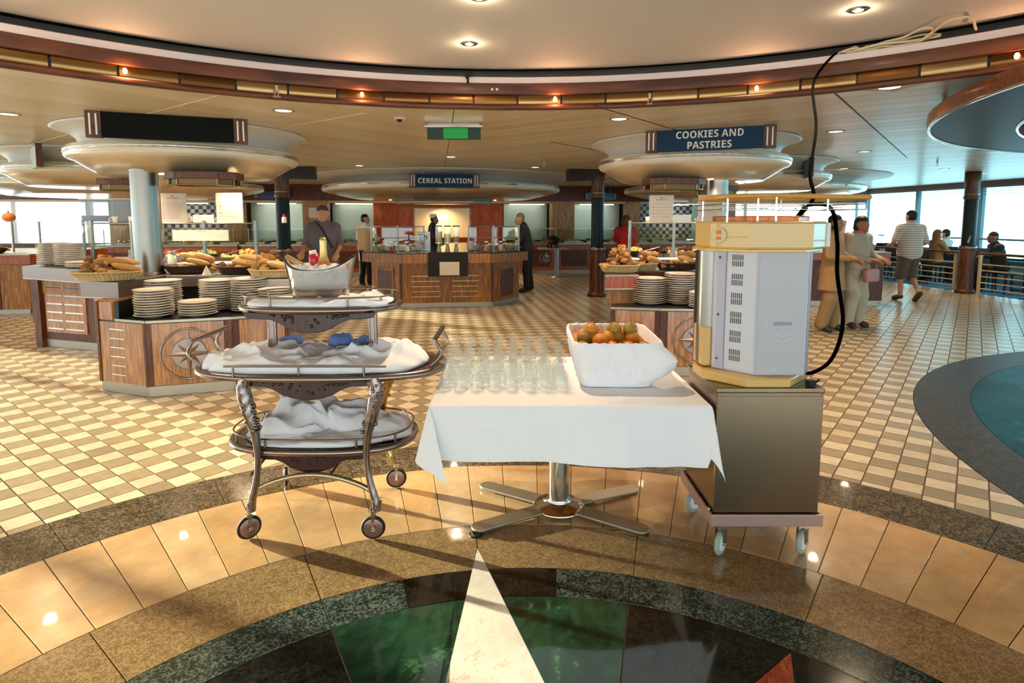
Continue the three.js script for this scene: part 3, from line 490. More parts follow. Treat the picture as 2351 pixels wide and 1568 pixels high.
{
  const toward = (x, z) => Math.atan2(OX - x, OZ - z);
  let [x, z] = [-3.38, -6.0]; sign('blank_sign', x, 2.515, z, 0.39, 1.4, 0.255, signBlack, 'long blank black sign board with mahogany ends on the left canopy');
  [x, z] = [2.17, -6.68]; sign('pastry_sign', x, 2.495, z, -0.4, 1.37, 0.25, signBlue, 'blue sign reading cookies and pastries on the right canopy', ['COOKIES AND', 'PASTRIES'], 0.078);
  [x, z] = W(0, 11.62); sign('cereal_sign', x, 2.4, z, PHI, 1.42, 0.29, signBlue, 'blue sign reading cereal station on the wide rear canopy', ['CEREAL STATION'], 0.1);
  [x, z] = W(-5.62, 8.25); sign('side_sign', x, 2.45, z, PHI - 0.95, 1.2, 0.3, std(0xb9c4b4, 0.5), 'pale side-on sign board on the canopy at the left');
  [x, z] = W(5.8, 8.4); sign('side_sign', x, 2.42, z, PHI + 1.15, 1.2, 0.3, phy(0x2f5a78, 0.35), 'blue side-on sign board behind the right end of the pastry canopy');
  [x, z] = W(-4.9, 17.4); sign('station_sign', x, 2.32, z, PHI, 1.0, 0.22, phy(0x3c5a88, 0.35), 'small blue sign on the wood valance left of the cereal canopy');
  [x, z] = W(4.9, 17.4); sign('station_sign', x, 2.32, z, PHI, 1.0, 0.22, phy(0x2f80b4, 0.35), 'small bright blue sign on the wood valance right of the cereal canopy');
  // exit light
  const [ex, ez] = W(0.02, 5.75), o = thing('exit_light', 'green glowing exit light box with a steel top hanging from the slatted ceiling', 'sign', [ex, 2.53, ez], 0);
  part('box', box(0.57, 0.125, 0.05, 0, 0, 0, 0.004), std(0x06321a, 0.3), o); part('lit_face', box(0.26, 0.11, 0.006, 0.02, 0, 0.026), glow(0x0a7a30, 0.9), o).material.color.set(0x0a5a28);
  part('top_bar', box(0.62, 0.02, 0.07, 0, 0.072, 0), M.chrome, o); part('bracket', box(0.55, 0.03, 0.02, 0, 0.092, 0), M.steelSatin, o);
}
// ---------- smoke detector, sprinklers ----------
{
  const [x, z] = W(-0.536, 5.47); const o = thing('smoke_detector', 'small round white smoke detector on the ceiling left of the green sign', 'smoke detector', [x, HC, z]); part('base', lathe([[0, -0.02], [0.05, -0.02], [0.065, -0.004], [0.065, 0], [0, 0]], 24), canWhite, o); part('sensor', lathe([[0, -0.042], [0.02, -0.04], [0.03, -0.02], [0, -0.02]], 18), M.black, o);
  let p0;
  [[-1.62, 9.79, 'ceiling sprinkler left above the cereal canopy'], [1.73, 9.76, 'ceiling sprinkler right above the cereal canopy'], [8.5, 8.74, 'dark ceiling sprinkler in the bluish ceiling by the windows'], [-2.9, 3.55, 'sprinkler on the fascia right of the blank sign'], [1.5, 4.53, 'sprinkler on the fascia between the middle lamps']].forEach(([s, t, lab], i) => {
    let [sx, sz] = W(s, t), y = HC;
    if (i > 2) { const a = [-26.2, 14.9][i - 3] * D; sx = FC[0] + (FR - 0.05) * Math.sin(a); sz = FC[1] - (FR - 0.05) * Math.cos(a); y = HC + 0.09; }
    if (p0) { copy(p0, lab, [sx, y, sz]); return; }
    p0 = thing('sprinkler', lab, 'sprinkler', [sx, y, sz]); part('pipe', cyl(0.014, 0.014, 0.05, 0, -0.05, 0, 10), M.steelSatin, p0); part('frame', [bar([-0.02, -0.05, 0], [-0.01, -0.09, 0], 0.004, 6), bar([0.02, -0.05, 0], [0.01, -0.09, 0], 0.004, 6)], M.steelSatin, p0); part('deflector', cyl(0.032, 0.032, 0.005, 0, -0.097, 0, 16), M.steelSatin, p0);
  });
  const a = 0.0, o2 = thing('ledge_spotlight', 'tiny dark spotlight standing on the pale ledge of the fascia', 'spotlight', [FC[0] - 0.45, HC + 0.23, FC[1] - (FR - 0.07)]); part('stem', cyl(0.012, 0.008, 0.05, 0, -0.02, 0, 10), M.black, o2); part('head', bar([-0.02, 0.03, 0], [0.04, 0.065, 0.02], 0.018, 12), M.black, o2);
  const o3 = thing('infrared_eye', 'pair of tiny white sensor dots on the wood band of the fascia', 'sensor', [FC[0] - 0.21, HC + 0.165, FC[1] - (FR - 0.016)]); for (const k of [-1, 1]) part('dot', at(new THREE.SphereGeometry(0.012, 12, 8), k * 0.022, 0, 0), M.white, o3);
}
// ---------- hanging dome ring on the right ----------
{
  const [x, z] = W(OVAL[0], OVAL[1]), o = thing('hanging_ring', 'large dark polished mahogany ring hanging under the ceiling at the right', 'ceiling ring', [x, 0, z], PHI), Ro = 4.6, Ri = 3.98;
  part('outer_face', metric(lathe([[Ro, 2.4], [Ro + 0.02, 2.42], [Ro + 0.02, 2.5], [Ro - 0.02, 2.52]], 110)), phy(0xffffff, 0.3, { map: woodTex([84, 40, 14], [118, 62, 24]), clearcoat: 0.2 }), o);
  part('underside', metric(lathe([[Ri, 2.4], [Ro - 0.03, 2.4], [Ro, 2.4]], 110)), phy(0x1c1214, 0.42, { specularIntensity: 0.3 }), o);
  part('rim_bead', [at(new THREE.TorusGeometry(Ro, 0.012, 6, 110), 0, 2.402, 0, 0, PI / 2), at(new THREE.TorusGeometry(Ri, 0.012, 6, 110), 0, 2.402, 0, 0, PI / 2)], M.chrome, o);
  part('inner_face', metric(lathe([[Ri, 2.4], [Ri, 2.52], [Ro - 0.02, 2.52]], 110)), M.mahogany, o);
  for (let k = 0; k < 16; k++) { const a = k * PI / 8 + 0.32; part('hanger_rod', cyl(0.018, 0.018, HC - 2.5, Math.cos(a) * (Ro - 0.1), 2.5, Math.sin(a) * (Ro - 0.1), 8), M.black, o); }
}
// ---------- buffet islands ----------
const oakGloss = phy(0xffffff, 0.3, { map: M.oak.map, clearcoat: 1, clearcoatRoughness: 0.08 });
const tray = std(0x111112, 0.35);
const off = (a, b, f, out, cx, cz) => { const x = a[0] + (b[0] - a[0]) * f, z = a[1] + (b[1] - a[1]) * f; let nx = b[1] - a[1], nz = a[0] - b[0]; const l = Math.hypot(nx, nz); nx /= l; nz /= l; if (nx * (x - cx) + nz * (z - cz) < 0) { nx = -nx; nz = -nz; } return [x + nx * out, z + nz * out, nx, nz]; };
function face(a, b, f0, f1, y0, y1, out, th, cx = 0, cz = 0) {      // a slab lying on the face a-b
  const [x, z, nx, nz] = off(a, b, (f0 + f1) / 2, out, cx, cz), L = Math.hypot(b[0] - a[0], b[1] - a[1]) * (f1 - f0);
  return at(new THREE.BoxGeometry(L, y1 - y0, th), x, (y0 + y1) / 2, z, Math.atan2(nx, nz));
}
function island(m, label) {
  const [gx, gz] = W(m * 3.25, 7.0), o = thing('buffet_island', label, 'buffet counter', [gx, 0, gz], PHI);
  const L = ([s, t]) => [m * (s - 3.25), -(t - 7.0)], PL = (p) => p.map(L);
  const E = L([1.62, 5.22]), C = L([2.1, 5.05]), A = L([2.79, 4.9]), B = L([3.34, 5.19]), Bn = L([3.55, 6.5]), Dd = L([4.36, 7.03]), G = L([5.19, 7.42]);
  const rest = PL([[5.25, 8.6], [4.3, 9.0], [2.9, 8.7], [2.2, 7.0]]), foot = [E, C, A, B, Bn, Dd, G, ...rest];
  part('kick_base', prism(foot, 0, 0.1, 0.004), M.steelSatin, o, 'brushed steel kick base');
  part('body', metric(prism(foot, 0.1, 0.688)), M.mahogany, o);
  const F0 = [A[0] + (B[0] - A[0]) * 0.64, A[1] + (B[1] - A[1]) * 0.64];
  part('pier', metric(prism([F0, B, Bn, Dd, G, ...rest, L([1.9, 6.05]), L([3.08, 6.05])], 0.688, 0.865)), M.oak, o);
  part('end_pier', metric(prism(PL([[1.66, 5.5], [1.98, 5.5], [1.98, 6.0], [1.86, 6.05]]), 0.688, 0.865)), M.oak, o);
  // black plate tray in front
  part('plate_tray', [prism([E, C, A, F0, L([3.05, 5.98]), L([1.95, 5.98])], 0.688, 0.7, 0.003), prism(PL([[1.95, 5.97], [3.06, 5.97], [3.06, 6.04], [1.95, 6.04]]), 0.7, 0.9), prism([F0, L([3.09, 5.98]), L([3.05, 5.98]), [F0[0] - m * 0.04, F0[1]]], 0.7, 0.86)], tray, o, 'black tray holding plates');
  part('tray_lip', [face(E, C, 0, 1, 0.683, 0.706, 0.004, 0.012), face(C, A, 0, 1, 0.683, 0.706, 0.004, 0.012), face(A, B, 0, 0.62, 0.683, 0.706, 0.004, 0.012)], M.steelSatin, o);
  const topPoly = PL([[1.62, 5.45], [2.0, 5.45], [2.05, 5.97], [3.05, 5.97], [3.2, 5.3], [3.62, 5.46], [3.75, 6.6], [4.5, 6.95], [5.45, 7.55], [5.5, 8.7], [4.4, 9.1], [2.75, 8.8], [2.15, 7.0]]);
  part('apron', metric(prism(topPoly, 0.872, 1.0)), m < 0 ? std(0x8d7f78, 0.38, 0.85) : M.cherry, o);
  part('worktop', prism(topPoly, 0.998, 1.02, 0.005), m < 0 ? M.steel : M.steel, o, 'steel edged worktop');
  part('apron_rail', prism(topPoly, 0.855, 0.873, 0.003), M.steelSatin, o);
  // wood panels between mahogany strips
  const panel = (a, b, f0, f1, y0, y1, mat = oakGloss) => part('wood_panel', metric(face(a, b, f0, f1, y0, y1, 0.002, 0.02)), mat, o);
  panel(E, C, 0.1, 0.88, 0.105, 0.675); panel(C, A, 0.1, 0.94, 0.105, 0.675); panel(A, B, 0.03, 0.95, 0.105, 0.675); panel(A, B, 0.66, 0.95, 0.69, 0.855); panel(Dd, G, 0.12, 0.88, 0.2, 0.84); panel(Bn, Dd, 0.05, 0.95, 0.105, 0.85);
  for (const cs of [face(A, B, -0.01, 0.03, 0.1, 0.68, 0.006, 0.03), face(A, B, 0.95, 1, 0.1, 0.86, 0.006, 0.03), face(C, A, 0.0, 0.09, 0.1, 0.68, 0.006, 0.02), face(C, A, 0.94, 1.01, 0.1, 0.68, 0.006, 0.02)]) part('corner_strip', metric(cs), M.mahogany, o);
  for (let k = 0; k < 6; k++) part('chrome_bar', face(A, B, 0.42, 0.72, 0.178 + k * 0.085, 0.188 + k * 0.085, 0.016, 0.01), M.chrome, o);
  for (const f of [[0.16, 0.5], [0.55, 0.84]]) for (let k = 0; k < 6; k++) part('chrome_bar', face(Dd, G, f[0], f[1], 0.24 + k * 0.105, 0.255 + k * 0.105, 0.016, 0.01), M.chrome, o);
  for (const cs of [face(Dd, G, 0.94, 1.06, 0.0, 0.86, 0.02, 0.05), face(Dd, G, 1.1, 1.3, 0.28, 0.86, -0.1, 0.04)]) part('wing_post', metric(cs), M.mahogany, o);
  const [ex, ez, nx, nz] = off(C, A, 0.52, 0.018, 0, 0), em = part('compass_emblem', emblem(0.235), M.nickel, o, 'metal compass emblem in a ring'); em.position.set(ex, 0.385, ez); em.rotation.y = Math.atan2(nx, nz);
  // central column
  const [cx, cz] = L([m < 0 ? 3.31 : 3.42, m < 0 ? 6.2 : 6.6]);
  part('steel_column', lathe([[0.155, 1.02], [0.155, 1.04], [0.142, 1.05], [0.14, 2.13], [0.15, 2.135], [0.15, 2.2], [0.142, 2.21], [0.142, 2.3]], 32), M.steel, o, 'round brushed steel column').position.set(cx, 0, cz);
  // sneeze guards round the middle
  const guard = [[2.5, 7.3], [3.0, 6.95], [3.9, 7.1], [4.7, 7.75], [5.1, 8.3]].map(L);
  part('guard_shelf', prism([...guard, ...PL([[4.7, 8.65], [4.2, 8.0], [3.5, 7.5], [2.95, 7.35], [2.6, 7.65]])], 1.56, 1.572, 0.002), M.pane, o);
  const rails = []; for (let k = 0; k < 4; k++) rails.push(bar([guard[k][0], 1.566, guard[k][1]], [guard[k + 1][0], 1.566, guard[k + 1][1]], 0.012, 8)); part('shelf_rail', rails, M.steel, o);
  guard.forEach((p) => { part('guard_post', bar([p[0], 1.02, p[1]], [p[0], 1.6, p[1]], 0.022, 12), M.steel, o); });
  for (let k = 0; k < 4; k++) { const a = guard[k], b = guard[k + 1], [x, z, px, pz] = off(a, b, 0.5, 0.12, 0, -0.6), len = Math.hypot(b[0] - a[0], b[1] - a[1]); part('guard_glass', at(new THREE.BoxGeometry(len - 0.05, 0.32, 0.008), x, 1.4, z, Math.atan2(px, pz), -0.6), M.pane, o); }
  part('food_well', prism(PL([[2.65, 7.5], [3.0, 7.2], [3.85, 7.35], [4.6, 7.95], [4.5, 8.5], [3.0, 8.3]]), 1.02, 1.07, 0.01), M.steel, o);
  return { o, L, gx, gz, m, guard };
}
const isl = [island(-1, 'wood and steel buffet island on the left under the canopy with the blank dark sign'), island(1, 'wood and steel buffet island with bread and plates under the cookies and pastries sign')];
const wpos = (I, s, t, y) => { const [x, z] = W(I.m * s, t); return [x, y, z]; };

// ---------- plates ----------
const plateGeo = lathe([[0, 0.004], [0.075, 0.003], [0.08, 0], [0.088, 0.0], [0.09, 0.006], [0.13, 0.014], [0.168, 0.027], [0.171, 0.03], [0.168, 0.032], [0.128, 0.019], [0.09, 0.012], [0, 0.011]], 30);
let plate0;
function stackOf(x, y, z, n, name, r = 1, dish = 'plate') {
  for (let k = 0; k < n; k++) {
    const lab = k === n - 1 && n > 1 ? `topmost white ${dish} of ${name}` : `white ${dish} inside ${name}`;
    const p = [x + rr(-0.004, 0.004), y + k * 0.0235, z + rr(-0.004, 0.004)], grp = 'plates of ' + name;
    if (!plate0) plate0 = solo('dinner_plate', lab, 'plate', plateGeo, M.china, p, 0, grp);
    else { const c = copy(plate0, lab, p, rr(0, 6), grp); c.scale.setScalar(r); }
  }
}
{
  const Lf = isl[0], Rt = isl[1];
  // [world x, z, count, name]
  [[-3.38, -5.56, 11, 'the tall front stack nearest the left end of the left tray'], [-3.0, -5.62, 6, 'the low front stack in the left tray'], [-2.99, -5.98, 13, 'the tall rear stack behind the low one in the left tray'], [-2.63, -5.9, 14, 'the tall stack right of the middle in the left tray'], [-2.31, -5.8, 10, 'the stack at the right end of the left tray']].forEach(([x, z, n, nm]) => stackOf(x, 0.701, z, n, nm));
  stackOf(-3.5, 0.701, -5.93, 13, 'the rear stack beside the steel column in the left tray'); 
  [[1.5, -6.42, 12, 'the front left stack of the pastry island tray'], [1.83, -6.42, 14, 'the tall rear stack of the pastry island tray'], [2.0, -6.08, 7, 'the low front stack of the pastry island tray'], [2.2, -6.45, 13, 'the stack half hidden by the juice machine']].forEach(([x, z, n, nm]) => stackOf(x, 0.701, z, n, nm));
  [[5.2, 7.75, 12, 'the left stack on the end of the left island'], [4.85, 7.5, 12, 'the right stack on the end of the left island']].forEach(([s, t, n, nm]) => stackOf(...wpos(Lf, s, t, 1.021), n, nm));
  stackOf(...wpos(Lf, 4.55, 7.2, 1.021), 3, 'the flat pile beside the bread basket on the left island');
}
// ---------- bread baskets ----------
const wicker = std(0xb59a68, 0.6), darkWicker = std(0x3a2414, 0.6), crusts = [0xcc9c5c, 0xb98840, 0xd6b074, 0xac7838].map((c) => std(c, 0.65)), rollsM = [0x8a5c2c, 0x6f4620, 0xa2743a, 0xb88c50].map((c) => std(c, 0.75));
const baguette = (() => { const pts = []; for (let k = 0; k <= 12; k++) { const u = k / 12 * 2 - 1; pts.push([0.036 * Math.pow(Math.max(0, 1 - u * u), 0.4), u * 0.15]); } const g = lathe(pts, 12); const p = g.attributes.position; for (let i = 0; i < p.count; i++) { const y = p.getY(i), s = Math.max(0, Math.sin(y * 70 + p.getX(i) * 30)); if (p.getZ(i) > 0.01) p.setZ(i, p.getZ(i) + 0.009 * s); } g.computeVertexNormals(); return g; })();
const roll = (() => { const g = new THREE.IcosahedronGeometry(0.036, 2), p = g.attributes.position; for (let i = 0; i < p.count; i++) { const v = V(p.getX(i), p.getY(i), p.getZ(i)), n = 1 + 0.16 * Math.sin(v.x * 120) * Math.cos(v.z * 130); p.setXYZ(i, v.x * n * 1.25, v.y * 0.75 * n, v.z * n); } g.computeVertexNormals(); return g; })();
let bag0, roll0;
function breadBasket(x, y, z, turn, w, d, kind, where) {
  const o = thing('bread_basket', `oval woven basket of bread ${where}`, 'basket', [x, y, z], turn);
  const H = 0.085, ov = (r0, y0) => Array.from({ length: 37 }, (_, k) => [Math.cos(k * PI / 18) * w / 2 * r0, y0, Math.sin(k * PI / 18) * d / 2 * r0]);
  const wallG = lathe([[0, 0.004], [0.74, 0.0], [0.8, 0.01], [0.98, H], [0.96, H], [0.76, 0.014], [0, 0.012]], 32).scale(w / 2, 1, d / 2);
  part('bowl', wallG, kind === 'dark' ? darkWicker : wicker, o);
  part('rim', [tube(ov(1.0, H), 0.009, 48, 6, true), tube(ov(0.97, H * 0.78), 0.004, 48, 5, true)], kind === 'dark' ? darkWicker : wicker, o);
  const ribs = []; for (let k = 0; k < 44; k++) { const a = k * PI / 22, b = a + 0.1; ribs.push(bar([Math.cos(a) * w * 0.41, 0.012, Math.sin(a) * d * 0.41], [Math.cos(b) * w * 0.5, H, Math.sin(b) * d * 0.5], 0.004, 5)); } part('weave_rib', ribs, kind === 'dark' ? std(0x5a3a20, 0.6) : std(0xd8c498, 0.6), o);
  return o;
}
function breads(x, y, z, turn, w, d, nB, nR, where, lean = 0.2) {
  const c = Math.cos(turn), s = Math.sin(turn), put = (lx, ly, lz) => [x + lx * c + lz * s, y + ly, z - lx * s + lz * c];
  for (let k = 0; k < nR; k++) {
    const row = Math.floor(k / 9), sh = 1 - row * 0.13, lx = (nB ? -0.12 + rr(-0.3, 0.26) * sh : rr(-0.38, 0.38) * sh) * w, lz = rr(-0.3, 0.36) * d * sh, ly = 0.06 + row * 0.036 + rr(0, 0.012), p = put(lx, ly, lz), lab = `small crusty roll in the basket ${where}`, g = 'rolls in the basket ' + where;
    let r; if (!roll0) r = roll0 = solo('bread_roll', lab, 'bread', roll, rollsM[0], p, 0, g); else { r = copy(roll0, lab, p, 0, g); r.material = rollsM[k % 4]; }
    r.rotation.set(rr(-1, 1), rr(0, 6), rr(-0.6, 0.6)); r.scale.setScalar(rr(0.85, 1.2));
  }
  for (let k = 0; k < nB; k++) {
    const row = k < nB * 0.4 ? 0 : k < nB * 0.75 ? 1 : 2, lx = (nR ? 0.22 : 0) * w + rr(-0.2, 0.2) * w * (nR ? 0.6 : 1.2), lz = ((k * 0.37) % 1 - 0.5) * d * (0.75 - row * 0.15), p = put(lx, 0.075 + row * 0.055, lz), lab = `golden baguette lying in the basket ${where}`, g = 'baguettes in the basket ' + where;
    let r; if (!bag0) r = bag0 = solo('baguette', lab, 'bread', baguette, crusts[0], p, 0, g); else { r = copy(bag0, lab, p, 0, g); r.material = crusts[k % 4]; }
    r.rotation.set(0, 0, 0); r.quaternion.setFromEuler(new THREE.Euler(0, turn + rr(-0.35, 0.35) + 0.5, PI / 2 + rr(-0.1, 0.1) - lean, 'YXZ')); r.scale.setScalar(rr(0.8, 1.02));
  }
}
{
  const basket = (x, z, turn, w, d, kind, nB, nR, where, y = 1.021) => { breadBasket(x, y, z, turn, w, d, kind, where); breads(x, y, z, turn, w, d, nB, nR, where); };
  basket(-3.98, -5.82, 0.25, 0.62, 0.4, 'pale', 8, 40, 'left of the steel column on the left island');
  basket(-3.62, -6.62, 0.1, 0.48, 0.36, 'dark', 13, 6, 'right of the steel column on the left island');
  basket(-2.98, -6.5, -0.1, 0.5, 0.38, 'dark', 12, 14, 'in the middle of the left island ledge');
  basket(-2.45, -6.12, 0.1, 0.52, 0.38, 'pale', 3, 46, 'at the right end of the left island');
  basket(1.22, -6.72, -0.3, 0.46, 0.38, 'pale', 0, 56, 'at the left end of the pastry island');
  basket(1.52, -6.95, 0.4, 0.4, 0.34, 'pale', 11, 6, 'second from the left on the pastry island');
  basket(1.95, -7.0, 0.2, 0.52, 0.36, 'dark', 14, 8, 'in the middle of the pastry island ledge');
  basket(2.5, -6.95, 0.1, 0.5, 0.36, 'dark', 7, 22, 'beside the juice machine on the pastry island');
}
// small white pyramid sign cards / shakers on the ledge
{
  const g = new THREE.ConeGeometry(0.05, 0.11, 4).translate(0, 0.055, 0);
  const a = solo('table_tent', 'small white folded card between the dark bread baskets on the left island', 'card', g, M.paper, [-3.28, 1.021, -6.36], 0.6);
  copy(a, 'small white folded card between bread baskets on the pastry island', [2.2, 1.021, -6.62], 0.7);
}
// notices standing on the glass shelves
function notice(x, z, turn, w, h, y, label, rows) {
  const o = thing('notice_sheet', label, 'notice', [x, y, z], turn);
  const t = document.createElement('canvas'); t.width = 192; t.height = 256; const c = t.getContext('2d'); c.fillStyle = '#d2c8ba'; c.fillRect(0, 0, 192, 256); c.fillStyle = '#8a8078'; c.fillRect(84, 20, 24, 10); c.fillRect(52, 40, 88, 6);
  for (let k = 0; k < rows; k++) { c.fillStyle = k % 2 && rows < 8 ? '#7a3a30' : '#9c9288'; c.fillRect(24, 78 + k * 150 / rows, 12, 6); c.fillStyle = '#a89e94'; c.fillRect(42, 79 + k * 150 / rows, 90 + (k * 37) % 40, 4); }
  const tx = new THREE.CanvasTexture(t); tx.colorSpace = THREE.SRGBColorSpace;
  part('sheet', at(new THREE.PlaneGeometry(w, h), 0, h / 2, 0.004), std(0xffffff, 0.8, 0, { map: tx }), o); part('backing', box(w, h, 0.006, 0, h / 2, 0), M.paper, o); part('acrylic_frame', [box(w + 0.02, 0.012, 0.06, 0, 0.006, 0), box(0.008, h, 0.012, -w / 2 - 0.004, h / 2, 0), box(0.008, h, 0.012, w / 2 + 0.004, h / 2, 0)], M.pane, o);
}
{
  const gp = (I, k, f, out = 0) => { const a = I.guard[k], b = I.guard[k + 1], x = a[0] + (b[0] - a[0]) * f, z = a[1] + (b[1] - a[1]) * f - out; return [I.gx + x * CP + z * SP, I.gz - x * SP + z * CP]; };
  const L0 = isl[0], R0 = isl[1];
  let [x, z] = gp(L0, 1, 0.55, 0.1); notice(-4.16, -7.35, 0.3, 0.3, 0.36, 1.575, 'pale printed notice just right of the steel column on the left glass shelf', 12);
  notice(-3.42, -7.25, 0.15, 0.3, 0.36, 1.575, 'pale printed notice with red row marks on the left glass shelf', 5);
  notice(1.85, -7.42, -0.2, 0.28, 0.34, 1.575, 'pale printed notice with red row marks on the pastry island shelf', 5);
  notice(2.42, -7.3, -0.3, 0.28, 0.34, 1.575, 'pale printed notice left of the steel column on the pastry island', 10);
  const wbx = solo('carton', 'small white carton with a green band on the left glass shelf', 'box', box(0.21, 0.1, 0.12, 0, 0.05, 0, 0.004), std(0xe8ebe6, 0.6), [-3.83, 1.573, -7.42], 0.2);
  copy(wbx, 'small pale carton on the pastry island shelf beside the notice', [2.12, 1.573, -7.45], -0.2);
  // ledge sign below the glass
  notice(-3.75, -7.18, 0.2, 0.62, 0.13, 1.36, 'wide cream label strip under the left glass shelf', 2);
  const shaker = thing('sauce_bottle', 'small bottle with a red cap on the left glass shelf', 'bottle', [-2.86, 1.573, -7.5]); part('body', lathe([[0, 0], [0.03, 0], [0.03, 0.06], [0.02, 0.075], [0, 0.075]], 16), M.white, shaker); part('cap', cyl(0.02, 0.012, 0.035, 0, 0.075, 0, 14), std(0xc8241c, 0.4), shaker);
}
// clear cereal and juice containers at the left
{
  const frost = new THREE.MeshPhysicalMaterial({ color: 0xdfeaf0, roughness: 0.35, transmission: 0.7, thickness: 0, ior: 1.3 }); let p0;
  [[-5.75, -8.35, 0.42, 'first large clear dispenser box at the left window side'], [-5.3, -8.2, 0.26, 'second clear dispenser box at the left'], [-4.98, -8.1, 0.2, 'third clear dispenser box, pinkish drink inside'], [-4.72, -8.0, 0.18, 'fourth clear dispenser box next to the steel column']].forEach(([x, z, w, lab], k) => {
    const o = thing('drink_dispenser', lab, 'dispenser', [x, 1.573, z], 0.3); part('tank', box(w, 0.3, 0.2, 0, 0.16, 0, 0.01), frost, o); part('lid', box(w + 0.01, 0.016, 0.21, 0, 0.318, 0, 0.004), M.white, o); part('drink', box(w - 0.03, 0.08, 0.17, 0, 0.055, 0), std([0xb9b8c0, 0xc8c8d0, 0xc89a96, 0xd8d8d8][k], 0.4), o);
  });
  const [px, pz] = [-8.0, -9.4];
}
// food inside the islands' wells
{
  const foods = [0xd89a3a, 0xb8562a, 0x7a8a3a, 0xe4c06a, 0xc83a2a, 0x5a3018, 0xe8dcc0];
  isl.forEach((I, q) => [[2.75, 7.75], [3.25, 7.65], [3.75, 7.75], [4.2, 8.1]].forEach(([s, t], k) => {
    const o = thing('food_bowl', `steel food bowl ${['first', 'second', 'third', 'fourth'][k]} from the hall's middle behind the glass of the ${q ? 'pastry' : 'left'} island`, 'food bowl', wpos(I, s, t, 1.07)); part('bowl', lathe([[0, 0.01], [0.09, 0.0], [0.16, 0.08], [0.17, 0.085], [0.165, 0.09], [0.09, 0.015], [0, 0.02]], 24), M.steel, o);
    const g = []; for (let i = 0; i < 22; i++) { const a = rr(0, 6.28), r = Math.sqrt(rnd()) * 0.12; g.push(at(new THREE.IcosahedronGeometry(rr(0.02, 0.04), 1), r * Math.cos(a), 0.07 + 0.05 * (1 - r / 0.12) + rr(0, 0.02), r * Math.sin(a))); } part('food', g, std(foods[(k * 2 + q * 3) % 7], 0.5), o).userData.kind = 'stuff';
  }));
}

// cups, jugs and pans that crowd the islands
let cup0, jug0, pan0;
function cup(p, label, group) { if (!cup0) { cup0 = thing('cup', label, 'cup', p, 0, group); part('body', lathe([[0, 0.004], [0.025, 0], [0.038, 0.075], [0.04, 0.08], [0.036, 0.078], [0.024, 0.008], [0, 0.008]], 18), M.china, cup0); part('handle', at(new THREE.TorusGeometry(0.02, 0.005, 6, 14), 0.045, 0.042, 0), M.china, cup0); } else copy(cup0, label, p, rr(0, 6), group); }
function jug(p, label, color) { const o = thing('jug', label, 'jug', p, rr(0, 6)); part('body', lathe([[0, 0.004], [0.055, 0], [0.06, 0.08], [0.045, 0.19], [0.05, 0.22], [0.046, 0.22], [0.041, 0.19], [0.055, 0.08], [0, 0.008]], 20), M.pane, o); part('drink', lathe([[0, 0.006], [0.052, 0.006], [0.054, 0.08], [0.045, 0.14], [0, 0.14]], 18), std(color, 0.3), o); part('handle', at(new THREE.TorusGeometry(0.045, 0.007, 6, 16), 0.07, 0.12, 0), M.pane, o); }
isl.forEach((I, q) => {
  const nm = q ? 'pastry' : 'left', g = `white cups on the glass shelf of the ${nm} island`;
  for (let k = 0; k < 9; k++) cup(wpos(I, 2.75 + k * 0.19, 7.28 + (k % 2) * 0.06 + Math.max(0, k - 4) * 0.05, 1.573), `white cup in the row on the glass shelf of the ${nm} island`, g);
  [[3.05, 7.06, 0xd8862a, 'orange'], [3.45, 7.1, 0xe8e0d0, 'milk'], [4.0, 7.3, 0xb83a3a, 'red']].forEach(([s, t, c, w]) => jug(wpos(I, s, t, 1.021), `glass jug of ${w} drink in front of the food well on the ${nm} island`, c));
  for (let k = 0; k < 4; k++) { const o = thing('food_pan', `rectangular steel pan of food, ${['first', 'second', 'third', 'fourth'][k]} outwards in the front of the ${nm} island's well`, 'food pan', wpos(I, 2.85 + k * 0.42, 7.45 + k * 0.1, 1.072), PHI - I.m * 0.2); part('pan', [box(0.34, 0.006, 0.24, 0, 0.003, 0), box(0.34, 0.05, 0.008, 0, 0.03, 0.12), box(0.34, 0.05, 0.008, 0, 0.03, -0.12), box(0.008, 0.05, 0.24, 0.17, 0.03, 0), box(0.008, 0.05, 0.24, -0.17, 0.03, 0)], M.steel, o); const f = []; for (let i = 0; i < 18; i++) f.push(at(new THREE.IcosahedronGeometry(rr(0.022, 0.036), 1), rr(-0.13, 0.13), rr(0.03, 0.07), rr(-0.09, 0.09))); part('food', f, std([0xe0b45a, 0xc8502e, 0xd8c09a, 0x7a4a22][(k + q) % 4], 0.5), o).userData.kind = 'stuff'; part('tongs', [bar([-0.1, 0.09, 0.02], [0.14, 0.16, 0.05], 0.005, 6), bar([-0.1, 0.08, 0.05], [0.14, 0.16, 0.05], 0.005, 6)], M.chrome, o); }
  const tr = part('white_tray', box(0.9, 0.012, 0.3, 0, 0, 0, 0.004), M.white, I.o, 'bright white bread tray'); const [tx, tz] = I.L([2.75, 6.75]); tr.position.set(tx, 1.1, tz); const ts = part('tray_stand', box(0.7, 0.07, 0.2, 0, 0, 0, 0.004), M.steel, I.o); ts.position.set(tx, 1.057, tz);
});
